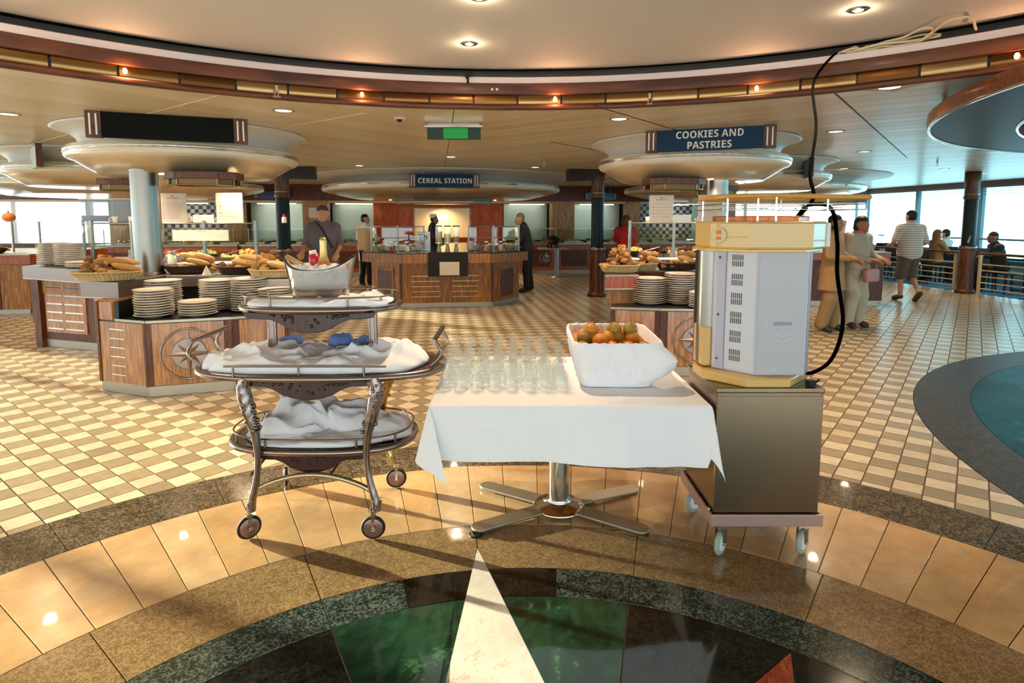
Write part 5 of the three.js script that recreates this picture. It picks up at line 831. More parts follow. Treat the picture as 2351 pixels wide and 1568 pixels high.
{
  const oh = 0.265, nx = 190, nz = 160, pos = [], idx = [], uv = [], W0 = TT.x1 - TT.x0, D0 = TT.z1 - TT.z0, cn = vnoise(16, 71);
  for (let j = 0; j <= nz; j++) for (let i = 0; i <= nx; i++) {
    const u = -oh + (W0 + 2 * oh) * i / nx, v = -oh + (D0 + 2 * oh) * j / nz, du = Math.max(0, -u, u - W0), dv = Math.max(0, -v, v - D0), su = u < 0 ? -1 : 1, sv = v < 0 ? -1 : 1;
    let x = TT.x0 + Math.min(W0, Math.max(0, u)), z = TT.z0 + Math.min(D0, Math.max(0, v)), y = TT.y + 0.0012 * Math.sin(u * 9) * Math.cos(v * 7);
    if (du > 0 || dv > 0) {
      const r = Math.hypot(du, dv), th = Math.atan2(dv, du), both = du > 0.0001 && dv > 0.0001, along = du > 0 ? v : u;
      const wave = 0.018 * (r / oh) * Math.sin(along * 9 + (du > 0 ? 1 : 0)) + 0.012 * (r / oh) * (cn(along * 0.8 + 0.3, r) - 0.5);
      const beta = both ? 0.08 + (su > 0 && sv > 0 ? 0.14 : 0.3) * Math.pow(Math.sin(2 * th), 2) : 0.08, out = r * Math.sin(beta) + (both ? 0.3 : 1) * wave + 0.006 * Math.min(1, r / 0.02);
      const skew = both && su < 0 && sv > 0 ? -0.25 : both && su > 0 && sv > 0 ? 0.2 : 0;
      if (both && su < 0 && sv > 0) { const s2 = Math.sin(2 * th); x += -r * (0.12 * Math.cos(th) + (th < PI / 4 ? 0.2 * Math.sin(4 * th) : 0)) + 0.33 * r * s2 * s2 * s2; z += r * (0.12 * Math.sin(th) + 0.25 * s2 * s2); }
      else { x += su * out * Math.cos(th); z += sv * out * Math.sin(th); } y = TT.y - (r * Math.cos(beta) - 0.012 * (1 - Math.exp(-r / 0.015)));
      if (du <= 0 && sv > 0) y -= 0.05 * r / oh * (u / W0) ;
    }
    const cr = 0.0035 * Math.exp(-Math.pow((u - 0.93) / 0.011, 2)) + 0.002 * Math.exp(-Math.pow((u - 0.46) / 0.012, 2)) + 0.004 * Math.exp(-Math.pow((v - D0 - 0.03 - 0.1 * (1 - u / W0)) / 0.012, 2)) + 0.003 * Math.exp(-Math.pow((v - D0 * 0.5 - 0.05 * u) / 0.012, 2));
    if (dv > 0 && sv > 0) z += cr; else if (du > 0) x += su * cr; else y += cr * 0.8;
    pos.push(x, y + 0.002, z); uv.push(u, v);
  }
  for (let j = 0; j < nz; j++) for (let i = 0; i < nx; i++) { const p = j * (nx + 1) + i; idx.push(p, p + nx + 1, p + 1, p + 1, p + nx + 1, p + nx + 2); }
  const g = new THREE.BufferGeometry(); g.setAttribute('position', new THREE.Float32BufferAttribute(pos, 3)); g.setAttribute('uv', new THREE.Float32BufferAttribute(uv, 2)); g.setIndex(idx); g.computeVertexNormals();
  const m = solo('tablecloth', 'white tablecloth draped over the pedestal table with pointed hanging corners', 'tablecloth', g, new THREE.MeshPhysicalMaterial({ color: 0xf1f0f3, roughness: 0.85, side: THREE.DoubleSide, bumpMap: clothBump, bumpScale: 0.002 }));
}
// ---------- glasses, stem up ----------
{
  const bowlG = lathe([[0.033, 0], [0.0345, 0.002], [0.037, 0.03], [0.034, 0.055], [0.022, 0.075], [0.006, 0.083]], 24), stemG = lathe([[0, 0.078], [0.008, 0.082], [0.0048, 0.092], [0.0048, 0.13], [0.01, 0.138], [0, 0.139]], 14), footG = lathe([[0, 0.137], [0.012, 0.1385], [0.0325, 0.143], [0.034, 0.1455], [0.0325, 0.147], [0, 0.1465]], 24), rimG = at(new THREE.TorusGeometry(0.0335, 0.0011, 6, 28), 0, 0.0015, 0, 0, PI / 2);
  const thin = new THREE.MeshPhysicalMaterial({ color: 0xfafcfb, roughness: 0.04, transmission: 0.9, thickness: 0, ior: 1.6 }), solid = new THREE.MeshPhysicalMaterial({ color: 0xf6fffa, roughness: 0.02, transmission: 1, thickness: 0.01, ior: 1.5 }); let g0;
  const word = ['front', 'second', 'third', 'fourth', 'fifth', 'sixth', 'seventh', 'eighth', 'rear'];
  for (let r = 0; r < 9; r++) for (let c = 0; c < 8; c++) {
    const x = -0.345 + c * 0.0855 + (r % 2) * 0.02 + rr(-0.006, 0.006), z = -3.0 - r * 0.079 + rr(-0.006, 0.006);
    if (c === 7 && x > 0.255 - r * 0.001) { if (r > 6) continue; }
    const lab = `empty stemmed glass turned upside down in the ${word[r]} row of glasses on the white tablecloth`, grp = `upturned glasses of the ${word[r]} row`, p = [Math.min(x, 0.262), TT.y + 0.005, z];
    if (!g0) { g0 = thing('wine_glass', lab, 'glass', p, 0, grp); part('bowl', bowlG, thin, g0); part('stem', stemG, thin, g0); part('foot', footG, thin, g0); part('rim', rimG, std(0xd8e0dc, 0.15), g0); } else copy(g0, lab, p, rr(0, 3), grp);
  }
}
// ---------- cloth-lined box of oranges ----------
{
  const bx = 0.555, bz = -3.28, o = thing('fruit_box', 'box draped in white cloth and filled with oranges on the tablecloth', 'fruit box', [bx, TT.y + 0.004, bz], -0.02), NP = 260, cn = vnoise(32, 91), creases = [[0.155, 0.215, 0.05], [0.2, 0.19, -0.03], [0.245, 0.3, 0.045], [0.29, 0.275, -0.035], [0.33, 0.345, 0.04], [0.1, 0.12, 0.05], [0.06, 0.03, -0.04], [0.41, 0.39, 0.05], [0.47, 0.5, -0.04], [0.53, 0.51, 0.05], [0.98, 0.95, 0.05], [0.02, 0.0, 0.04]];
  const rrect = (t, a, b) => { const c = Math.cos(t), s = Math.sin(t), k = Math.pow(Math.pow(Math.abs(c), 9) + Math.pow(Math.abs(s), 9), -1 / 9); return [a * c * k, b * s * k]; };
  const pos = [], idx = [], rows = [];
  const ring = (y, a, b, amp, fl) => { for (let i = 0; i < NP; i++) { const t = i / NP * PI * 2, [x, z] = rrect(t, a, b), n = 1 + amp * (cn(i / NP * 1.0 + y * 0.9, y * 1.2) - 0.5) + amp * 0.4 * (1 - Math.abs(2 * cn(i / NP + y * 1.6, 0.4) - 1)) + amp * 0.5 * Math.sin(i * 1.6) * fl, bulge = 0.085 * Math.exp(-Math.pow((t - 0.66) / 0.34, 2)) * Math.sin(Math.min(1, Math.max(0, (y - 0.02) / 0.2)) * PI) * (amp > 0.015 ? 1 : 0); const fold = amp > 0.015 ? creases.reduce((q, [s0, s1, k]) => { let d = i / NP - (s0 + (s1 - s0) * y / 0.23); return q + k * Math.exp(-d * d / 0.00012) * Math.sin(Math.min(1, y / 0.22) * PI * 0.9); }, 0) : 0; const l = Math.hypot(x, z); pos.push(x * (n + fold) + bulge * 1.0, y + (fl ? 0.004 * Math.sin(i * 0.9) : 0) + 0.02 * bulge, z * (n + fold) + 0.35 * bulge); } };
  const R = [[0.0, 0.185, 0.25, 0.0, 0], [0.02, 0.192, 0.257, 0.02, 0], [0.06, 0.2, 0.263, 0.03, 0], [0.1, 0.208, 0.27, 0.035, 0], [0.15, 0.22, 0.285, 0.035, 0], [0.2, 0.232, 0.298, 0.03, 0], [0.232, 0.236, 0.302, 0.012, 0], [0.242, 0.232, 0.298, 0.006, 0], [0.24, 0.224, 0.289, 0.006, 0.3], [0.2, 0.214, 0.278, 0.012, 1], [0.15, 0.206, 0.268, 0.012, 1], [0.12, 0.2, 0.26, 0.01, 0]];
  const RR = []; R.forEach((r, q) => { const nx = R[q + 1]; if (!nx) { RR.push(r); return; } for (let w = 0; w < 4; w++) RR.push(r.map((v, e) => v + (nx[e] - v) * w / 4)); }); RR.forEach((r) => ring(...r)); const n = RR.length;
  for (let j = 0; j < n - 1; j++) for (let i = 0; i < NP; i++) { const p = j * NP + i, q = j * NP + (i + 1) % NP; idx.push(p, p + NP, q, q, p + NP, q + NP); }
  let c = pos.length / 3; pos.push(0, 0.12, 0, 0, 0, 0); for (let i = 0; i < NP; i++) { idx.push((n - 1) * NP + i, c, (n - 1) * NP + (i + 1) % NP, i, (i + 1) % NP, c + 1); }
  const g = new THREE.BufferGeometry(); g.setAttribute('position', new THREE.Float32BufferAttribute(pos, 3)); g.setAttribute('uv', new THREE.Float32BufferAttribute(Array.from({ length: pos.length / 3 * 2 }, (_, k) => pos[Math.floor(k / 2) * 3 + (k % 2)] * 1.5), 2)); g.setIndex(idx); g.computeVertexNormals();
  part('cloth_wrap', g, M.linen, o);
  const skin = tex(128, (u, v) => { const q = 0.9 + 0.1 * N64(u, v), gr = ss(0.5, 0.8, N4(u, v)); return [255 * q, 255 * (q - 0.0) , 255 * q]; }, 1), bumpT = tex(128, (u, v) => { const q = 255 * N64(u, v); return [q, q, q]; }, 0.5, false);
  const om = [0xdc7a12, 0xc87c16, 0x8f7418, 0x9c7a1c, 0xd88a1c].map((cc) => phy(cc, 0.38, { clearcoat: 0.35, bumpMap: bumpT, bumpScale: 0.001 })), og = new THREE.SphereGeometry(0.042, 24, 16), stem = lathe([[0, 0.0405], [0.004, 0.0415], [0.005, 0.0435], [0, 0.044]], 8), stemM = std(0x5a6a2a, 0.8); let o0;
  const spots = []; for (let i = 0; i < 5; i++) for (let j = 0; j < 6; j++) spots.push([-0.165 + i * 0.082, 0.165, -0.21 + j * 0.084]); for (const [i, j] of [[0.4, 1], [1.3, 1.2], [2.3, 0.9], [0.9, 2.1], [1.9, 2.0], [3.5, 1.2], [3.6, 2.1], [0.2, 2.2], [2.6, 1.9], [1.2, 3], [3.3, 0.4]]) spots.push([-0.165 + i * 0.08, 0.205, -0.2 + j * 0.075]); spots.push([-0.165 + 0.85 * 0.08, 0.25, -0.06], [-0.165 + 3.5 * 0.08, 0.255, -0.06], [-0.05 + 1.7 * 0.08 - 0.06, 0.252, -0.06]);
  spots.forEach(([x, y, z], k) => {
    const mt = k % 5, green = mt === 2 || mt === 3, lab = green ? 'orange with greenish skin in the white cloth-lined box' : 'bright orange fruit in the white cloth-lined box', grp = green ? 'greenish oranges in the box' : 'bright oranges in the box', p = [bx + x * 1.02 + rr(-0.006, 0.006), TT.y + y, bz + z + rr(-0.006, 0.006)];
    const m = thing('orange', lab, 'orange', p, rr(0, 6), grp); part('fruit', og, om[mt], m); part('stem_button', stem, stemM, m); m.rotation.x = rr(-0.9, 0.9); m.rotation.z = rr(-0.9, 0.9);
  });
}
// ---------- steel cabinet on a dolly ----------
const CX = 1.21, CZ = -2.94;
{
  const o = thing('dolly', 'low pale metal dolly on four casters carrying the steel cabinet', 'dolly', [CX, 0, CZ]), fm = std(0xb59a92, 0.4, 0.6);
  part('frame', [box(0.53, 0.058, 0.012, 0, 0.196, 0.244, 0.003), box(0.53, 0.058, 0.012, 0, 0.196, -0.264, 0.003), box(0.012, 0.058, 0.51, -0.26, 0.196, -0.01, 0.003), box(0.012, 0.058, 0.51, 0.26, 0.196, -0.01, 0.003)], fm, o); part('deck', box(0.51, 0.01, 0.49, 0, 0.176, -0.01), fm, o);
  let c0; for (const [x, z, yaw] of [[-0.2, 0.2, 0.9], [0.2, 0.19, 0.8], [-0.2, -0.22, 0.5], [0.2, -0.22, 1.1]]) {
    const c = thing0(o, 'caster', [x, 0.062, z], yaw); part('wheel', at(lathe([[0, -0.014], [0.036, -0.014], [0.04, -0.01], [0.04, 0.01], [0.036, 0.014], [0, 0.014]], 26), 0, 0, 0, 0, PI / 2), std(0xd8dcd8, 0.4), c); part('tyre', at(new THREE.TorusGeometry(0.049, 0.013, 10, 30), 0, 0, 0), std(0x9aa29c, 0.5), c); part('fork', [box(0.03, 0.075, 0.004, 0.0, 0.032, 0.022, 0.001), box(0.03, 0.075, 0.004, 0.0, 0.032, -0.022, 0.001), box(0.06, 0.006, 0.06, 0, 0.107, 0)], M.steel, c); part('bolt', at(cyl(0.008, 0.008, 0.056, 0, -0.028, 0, 8), 0, 0, 0, 0, PI / 2), M.chrome, c);
  }
  const k = thing('steel_cabinet', 'brushed stainless steel cabinet under the juice machine', 'cabinet', [CX, 0.182, CZ]); const brushed = std(0x8c7c66, 0.22, 1);
  part('body', metric(box(0.5, 0.645, 0.45, 0, 0.3235, 0, 0.008)), brushed, k); part('front_panel', metric(box(0.496, 0.61, 0.006, 0, 0.308, 0.226, 0.002)), brushed, k); part('top_lip', box(0.508, 0.026, 0.458, 0, 0.64, 0, 0.006), brushed, k); for (const q of [-1, 1]) part('bolt', at(cyl(0.01, 0.01, 0.006, 0, 0, 0, 12), 0.26 * q, 0.05, 0.2, 0, 0, PI / 2), M.chrome, k);
}
// ---------- juice machine ----------
{
  const y0 = 0.835, o = thing('juice_machine', 'tall grey and cream citrus juice machine with a wire fruit rack on top', 'juice machine', [CX, y0, CZ]), cream = phy(0xd6ae62, 0.35, { clearcoat: 0.4 }), grey = phy(0xc9c9d2, 0.42), amber = new THREE.MeshPhysicalMaterial({ color: 0xd8802a, roughness: 0.2, transmission: 0.4, thickness: 0, ior: 1.4 });
  const octo = (xl, xr, zf, zb, b) => [[xl, zf - b], [xl + b, zf], [xr - b, zf], [xr, zf - b], [xr, zb + b], [xr - b, zb], [xl + b, zb], [xl, zb + b]];
  part('base', prism(octo(-0.275, 0.25, 0.226, -0.24, 0.16), 0, 0.045, 0.008), cream, o, 'cream plastic base');
  part('foot', [[-0.15, 0.1], [0.15, 0.1], [-0.15, -0.15], [0.15, -0.15]].map(([x, z]) => cyl(0.02, 0.02, 0.012, x, -0.012, z, 10)), M.black, o);
  const bodyP = [[-0.21, 0.02], [-0.06, 0.175], [0.175, 0.175], [0.23, 0.08], [0.23, -0.2], [-0.21, -0.2]]; part('body', prism(bodyP, 0.045, 0.66, 0.006), grey, o);
  const fpan = box(0.222, 0.59, 0.008, 0.055, 0.345, 0.178, 0.003); const fp = part('front_panel', fpan, phy(0xb9b9c0, 0.4), o);
  // embossed swirl and word
  const emb = []; emb.push(at(new THREE.TorusGeometry(0.05, 0.003, 6, 40), 0.06, 0.285, 0.183), at(new THREE.TorusGeometry(0.075, 0.0025, 6, 40, 4.2), 0.055, 0.285, 0.183, 0, 0, 1.2)); for (let k = 0; k < 4; k++) emb.push(tube([[-0.035 + k * 0.006, 0.15 - k * 0.02, 0.183], [-0.01 + k * 0.005, 0.125 - k * 0.018, 0.184], [0.04, 0.11 - k * 0.014, 0.183]], 0.003, 14, 6)); part('embossed_swirl', emb, phy(0xd4d4da, 0.35), fp);
  const tg = new TextGeometry('zumex', { font, size: 0.022, depth: 0.003, curveSegments: 4 }); tg.computeBoundingBox(); tg.translate(-(tg.boundingBox.max.x) / 2 + 0.06, 0.287, 0.182); part('lettering', tg, std(0x9a9aa4, 0.4), fp);
  // bevel face with vents
  const a = bodyP[0], b = bodyP[1]; const bp = part('vent_panel', face(a, b, 0.3, 0.97, 0.06, 0.65, 0.001, 0.006, 0.05, -0.1), phy(0xd0d0d8, 0.4), o);
  for (let k = 0; k < 6; k++) { const sl = []; for (let i = 0; i < 6; i++) for (const h of [0, 1]) sl.push(face(a, b, 0.42 + i * 0.045, 0.44 + i * 0.045, 0.1 + k * 0.092 + h * 0.03, 0.126 + k * 0.092 + h * 0.03, 0.0035, 0.004, 0.05, -0.1)); part('vent_slots', sl, std(0x45453f, 0.6), bp); }
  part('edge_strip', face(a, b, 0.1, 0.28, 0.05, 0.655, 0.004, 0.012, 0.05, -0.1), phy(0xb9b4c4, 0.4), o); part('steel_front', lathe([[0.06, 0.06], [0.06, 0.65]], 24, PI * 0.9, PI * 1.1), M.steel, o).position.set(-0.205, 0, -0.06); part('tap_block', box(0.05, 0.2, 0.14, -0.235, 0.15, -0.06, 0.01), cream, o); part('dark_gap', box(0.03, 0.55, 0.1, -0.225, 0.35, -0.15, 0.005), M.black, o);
  part('screws', [[0.14, 0.1], [0.14, 0.32], [0.14, 0.6]].map(([f, y]) => { const q = off(a, b, f, 0.012, 0.05, -0.1); return at(new THREE.SphereGeometry(0.006, 8, 6), q[0], y, q[1]); }), std(0x55555e, 0.4), o); part('side_edge', box(0.012, 0.6, 0.06, 0.222, 0.345, 0.1, 0.003, -0.5), std(0x8a8a92, 0.3, 0.5), o);
  // cream crown
  const cr = octo(-0.27, 0.285, 0.245, -0.24, 0.13); part('crown', prism(cr, 0.645, 0.775, 0.012, octo(-0.2, 0.22, 0.17, -0.17, 0.1).reverse()), cream, o, 'cream plastic crown'); part('crown_lip', prism(octo(-0.285, 0.27, 0.235, -0.24, 0.14), 0.632, 0.648, 0.004), cream, o); part('white_end', box(0.022, 0.115, 0.14, 0.288, 0.71, 0.05, 0.004), M.white, o);
  part('hopper', prism(octo(-0.2, 0.22, 0.17, -0.17, 0.1), 0.7, 0.8, 0.006), amber, o, 'amber fruit hopper');
  const badge = part('badge', at(lathe([[0, 0.004], [0.034, 0.004], [0.036, 0]], 24), 0, 0, 0), std(0xd8c8a0, 0.5), o, 'round badge with orange marks'); { const q = off(cr[0], cr[1], 0.25, 0.004, 0, 0); badge.position.set(q[0], 0.71, q[1]); badge.rotation.set(PI / 2, 0, 0); badge.rotation.order = 'YXZ'; badge.rotation.y = Math.atan2(q[2], q[3]); badge.rotation.x = PI / 2; part('badge_mark', [box(0.022, 0.006, 0.02, 0, 0.006, -0.014), box(0.022, 0.006, 0.014, 0, 0.006, 0.014)], std(0xe07a2a, 0.5), badge); }
  // wire rack
  const rk = [[-0.24, 0.19], [0.42, 0.19], [0.42, -0.22], [-0.24, -0.22]], wires = []; for (const y of [0.83, 0.855]) rk.forEach((p, i) => { const q = rk[(i + 1) % 4]; wires.push(bar([p[0], y, p[1]], [q[0], y, q[1]], 0.003, 6)); }); for (const [x, z] of [[-0.22, 0.19], [-0.08, 0.19], [-0.005, 0.21], [0.24, 0.19], [-0.24, -0.1], [0.2, -0.2]]) wires.push(bar([x, 0.77, z], [x, 0.885, z], 0.0045, 8)); part('wire_rack', wires, M.chrome, o);
  part('rack_rail', [tube([[-0.25, 0.885, 0.1], [-0.22, 0.888, 0.19], [-0.05, 0.892, 0.2], [0.2, 0.888, 0.2], [0.43, 0.886, 0.19]], 0.011, 30, 8), tube([[0.43, 0.886, 0.19], [0.44, 0.886, -0.1], [0.4, 0.886, -0.22], [-0.2, 0.886, -0.22], [-0.25, 0.886, -0.1], [-0.25, 0.885, 0.1]], 0.011, 40, 8)], phy(0xd09848, 0.4), o, 'amber rack rail'); part('rack_grid', box(0.62, 0.003, 0.36, 0.09, 0.84, -0.01), M.pane, o);
}
// ---------- cables ----------
{
  const fx = FC[0] + (FR - 0.01) * Math.sin(32.9 * D), fz = FC[1] - (FR - 0.01) * Math.cos(32.9 * D);
  solo('power_cable', 'black power cable hanging from the fascia past the juice machine to its base', 'cable', tube([[fx + 0.01, 2.925, fz + 0.02], [fx - 0.03, 2.9, fz + 0.05], [2.2, 2.62, -4.45], [1.93, 2.2, -3.85], [1.66, 1.86, -3.35], [1.58, 1.72, -3.15], [1.47, 1.62, -3.1], [1.49, 1.69, -3.0], [1.57, 1.68, -2.96], [1.605, 1.52, -2.94], [1.615, 1.35, -2.94], [1.65, 1.12, -2.93], [1.63, 1.0, -2.92], [1.56, 0.91, -2.88], [1.47, 0.868, -2.86], [1.44, 0.866, -2.86]], 0.0095, 140, 8), M.cable);
  const plug = thing('plug', 'black plug and socket lying at the right foot of the juice machine', 'plug', [1.405, 0.842, -2.735]); part('body', box(0.045, 0.03, 0.03, 0, 0.01, 0, 0.006, 0.4), M.black, plug); part('lead', bar([0.02, 0.012, 0], [0.05, 0.02, -0.02], 0.006, 8), M.black, plug);
  const P = (deg, y, dr = 0) => [FC[0] + (FR + 0.03 - dr) * Math.sin(deg * D), y, FC[1] - (FR + 0.03 - dr) * Math.cos(deg * D)], c = std(0xd8c8a8, 0.6), Y = 2.928;
  const o = thing('cord_bundle', 'coiled bundle of cream cords lying along the pale fascia ledge at the upper right', 'cord'); 
  part('cord', tube([P(33, Y), P(34.5, Y + 0.02, 0.03), P(36, Y), P(38, Y + 0.03), P(39.5, Y), P(41, Y + 0.03, 0.12), P(42.5, Y + 0.04, 0.3), P(43.8, Y + 0.04, 0.3), P(44, Y + 0.01, 0.06)], 0.009, 90, 7), c, o); part('cord', tube([P(33.5, Y + 0.01, 0.02), P(35, Y), P(37, Y + 0.035, 0.02), P(38.5, Y + 0.04, 0.05), P(40.4, Y + 0.04, 0.22), P(41, Y + 0.04, 0.16), P(40.2, Y + 0.01), P(38, Y), P(35.5, Y + 0.03)], 0.009, 90, 7), c, o);
  part('cord', tube([P(34, Y), P(36.5, Y + 0.02, 0.04), P(39, Y + 0.015, 0.02), P(41.5, Y + 0.02, 0.02), P(40, Y + 0.05), P(37.4, Y + 0.02)], 0.009, 60, 7), c, o); part('tie', at(new THREE.TorusGeometry(0.024, 0.012, 8, 16), ...P(34.6, Y + 0.012), -0.8), std(0xb89a70, 0.7), o);
}
// ---------- people ----------
function field(bones, cell, k = 0.03, clip) {      // bones: [ax, ay, az, ra, bx, by, bz, rb]; one smooth skin round them
  let lo = [1e9, 1e9, 1e9], hi = [-1e9, -1e9, -1e9];
  for (const b of bones) for (const q of [0, 4]) for (let i = 0; i < 3; i++) { lo[i] = Math.min(lo[i], b[q + i] - b[q + 3] - 0.04); hi[i] = Math.max(hi[i], b[q + i] + b[q + 3] + 0.04); }
  const size = Math.max(hi[0] - lo[0], hi[1] - lo[1], hi[2] - lo[2]), n = Math.min(110, Math.max(16, Math.ceil(size / cell) + 3)), c = [0, 1, 2].map((i) => (lo[i] + hi[i]) / 2), half = size / 2;
  const mc = new MarchingCubes(n, new THREE.MeshBasicMaterial(), false, false, 120000); mc.isolation = 0; const f = mc.field;
  const pre = bones.map((b) => { const d = [b[4] - b[0], b[5] - b[1], b[6] - b[2]]; return { b, d, l2: d[0] * d[0] + d[1] * d[1] + d[2] * d[2] || 1e-9 }; });
  for (let z = 0; z < n; z++) for (let y = 0; y < n; y++) for (let x = 0; x < n; x++) {
    const px = c[0] + (x / (n / 2) - 1) * half, py = c[1] + (y / (n / 2) - 1) * half, pz = c[2] + (z / (n / 2) - 1) * half; let s = 0, best = 1e9;
    for (const { b, d, l2 } of pre) { const qx = px - b[0], qy = py - b[1], qz = pz - b[2]; let t = (qx * d[0] + qy * d[1] + qz * d[2]) / l2; t = t < 0 ? 0 : t > 1 ? 1 : t; const ex = qx - t * d[0], ey = qy - t * d[1], ez = qz - t * d[2], v = Math.sqrt(ex * ex + ey * ey + ez * ez) - (b[3] + (b[7] - b[3]) * t); if (v < best) best = v; s += Math.exp(-v / k); }
    let v = s > 1e-30 && best < 0.2 ? -k * Math.log(s) : best; if (clip) v = Math.max(v, clip(px, py, pz));
    f[z * n * n + y * n + x] = -v;
  }
  mc.update(); const cnt = mc.count, P = mc.positionArray.slice(0, cnt * 3), g = new THREE.BufferGeometry();
  for (let i = 0; i < cnt; i++) { P[3 * i] = c[0] + P[3 * i] * half; P[3 * i + 1] = c[1] + P[3 * i + 1] * half; P[3 * i + 2] = c[2] + P[3 * i + 2] * half; }
  g.setAttribute('position', new THREE.BufferAttribute(P, 3)); const mg = mergeVertices(g, 1e-4); mg.computeVertexNormals(); const uv = new Float32Array(mg.attributes.position.count * 2); for (let i = 0; i < uv.length / 2; i++) { uv[2 * i] = mg.attributes.position.getX(i); uv[2 * i + 1] = mg.attributes.position.getY(i); } mg.setAttribute('uv', new THREE.BufferAttribute(uv, 2)); return mg;
}
const skinA = std(0xc8906c, 0.6), skinB = std(0x9a6748, 0.6), skinC = std(0xd9a684, 0.6);
// pose: joints in metres, figure faces +z, height about 1.75
function person(label, pos, turn, p) {
  const o = thing('person', label, 'person', pos, turn), S = p.scale || 1, J = {}, lean = p.lean || 0, sh = p.hipY ?? 0.93, W2 = p.wide || 1;
  const up = (y, x = 0, z = 0) => { const h = y - sh, cs = Math.cos(lean), sn = Math.sin(lean); return [x, sh + h * cs - z * sn, (p.hipZ || 0) + h * sn + z * cs]; };
  const dy = sh - 0.93; J.hip = [0, sh, p.hipZ || 0]; J.chest = up(1.27 + dy); J.neck = up(1.47 + dy); const ht = p.headTilt || 0, tw = p.headTurn || 0; const nk = J.neck, hd = [nk[0] + 0.0, nk[1] + 0.135 * Math.cos(lean + ht), nk[2] + 0.02 + 0.135 * Math.sin(lean + ht)]; J.head = hd;
  J.shL = up(1.395 + dy, 0.175 * W2); J.shR = up(1.395 + dy, -0.175 * W2);
  const a = p.arms; // [elbowL, handL, elbowR, handR]
  const [eL, hL, eR, hR] = a, [kL, fL, kR, fR] = p.legs;
  const B = (A, ra, C, rb) => [...A, ra, ...C, rb];
  const hipL = [0.09, sh - 0.03, J.hip[2]], hipR = [-0.09, sh - 0.03, J.hip[2]];
  const bel = p.belly || 0;
  const torso = [B([0.07, sh, J.hip[2]], 0.115 * W2, [-0.07, sh, J.hip[2]], 0.115 * W2), B(up(1.0 + dy, 0.05), 0.1 * W2 + bel, up(1.28 + dy, 0.075), 0.098 * W2 + bel * 0.3), B(up(1.0 + dy, -0.05), 0.1 * W2 + bel, up(1.28 + dy, -0.075), 0.098 * W2 + bel * 0.3), B(up(1.08 + dy, 0, 0.03), 0.1 + bel, up(1.28 + dy, 0, 0.02), 0.11), B(J.shL, 0.052, up(1.36 + dy, 0.04), 0.08), B(J.shR, 0.052, up(1.36 + dy, -0.04), 0.08), B(J.shL, 0.04, up(1.455 + dy, 0.03), 0.05), B(J.shR, 0.04, up(1.455 + dy, -0.03), 0.05)];
  const head = (r = 0) => [B([hd[0], hd[1] + 0.035, hd[2] - 0.012], 0.088 + r, [hd[0], hd[1] - 0.02, hd[2] + 0.008], 0.076 + r)];
  const fw = [Math.sin(tw), -Math.sin(ht + lean * 0.4) * 0.8, Math.cos(tw)], hv = (f, y, s = 0) => [hd[0] + fw[0] * f + fw[2] * s, hd[1] + y + fw[1] * f, hd[2] + fw[2] * f - fw[0] * s];
  const face = [B(hv(0.035, -0.05), 0.052, hv(0.05, -0.075), 0.036), B(hv(0.088, 0.0), 0.011, hv(0.1, -0.022), 0.014), B(hv(-0.005, -0.015, 0.083), 0.02, hv(-0.012, 0.012, 0.086), 0.018), B(hv(-0.005, -0.015, -0.083), 0.02, hv(-0.012, 0.012, -0.086), 0.018), B(hv(0.075, 0.028, 0.032), 0.016, hv(0.075, 0.028, -0.032), 0.016)];
  const neck = [B(nk, 0.056, [hd[0], hd[1] - 0.06, hd[2] - 0.005], 0.053)];
  const hand = (e, h, sg) => { const E = V(...e), H = V(...h), d = H.clone().sub(E).normalize(), side = V(0, 1, 0).cross(d); if (side.length() < 0.2) side.set(1, 0, 0); side.normalize(); const q = (f, s, y = 0) => H.clone().addScaledVector(d, f).addScaledVector(side, s).add(V(0, y, 0)).toArray(), g = [B(q(0.0, 0), 0.024, q(0.07, 0), 0.03)]; for (let i = 0; i < 4; i++) g.push(B(q(0.08, -0.027 + i * 0.018), 0.0105, q(0.145 - Math.abs(i - 1.4) * 0.012, -0.03 + i * 0.02, -0.02), 0.0085)); g.push(B(q(0.03, sg * 0.03), 0.012, q(0.085, sg * 0.058), 0.0095)); return g; };
  const arms = [B(J.shL, 0.05, eL, 0.038), B(eL, 0.037, hL, 0.026), B(J.shR, 0.05, eR, 0.038), B(eR, 0.037, hR, 0.026)];
  const legs = [B(hipL, 0.088, kL, 0.058), B(kL, 0.055, fL, 0.038), B(hipR, 0.088, kR, 0.058), B(kR, 0.055, fR, 0.038)];
  const toe = (f, d) => { const l = p.toeDown && d < 0 ? p.toeDown : 0; return [f[0] + 0.02 * Math.sign(f[0]), Math.max(0.03, f[1] - 0.045 - l * 0.1), f[2] + 0.13]; };
  const feet = [B(fL, 0.04, toe(fL, 1), 0.034), B(fR, 0.04, toe(fR, -1), 0.034)];
  part('body', field([...torso, ...head(), ...face, ...neck, ...arms, ...legs, ...feet, ...hand(eL, hL, 1), ...hand(eR, hR, -1)], p.cell || 0.019, 0.014), p.skin || skinA, o);
  if (p.eyes !== false) { const e = part('eyes', [1, -1].map((s) => at(new THREE.SphereGeometry(0.011, 10, 8), ...hv(0.082, 0.012, s * 0.033))), std(0x1c1410, 0.3), o); part('mouth', at(new THREE.SphereGeometry(0.02, 10, 6).scale(1, 0.3, 0.5), ...hv(0.082, -0.055), tw), std(0x9a4a40, 0.5), o); }
  // clothes
  const grow = (list, d) => list.map((b) => [b[0], b[1], b[2], b[3] + d, b[4], b[5], b[6], b[7] + d]), lerp = (A, C, t) => A.map((v, i) => v + (C[i] - v) * t);
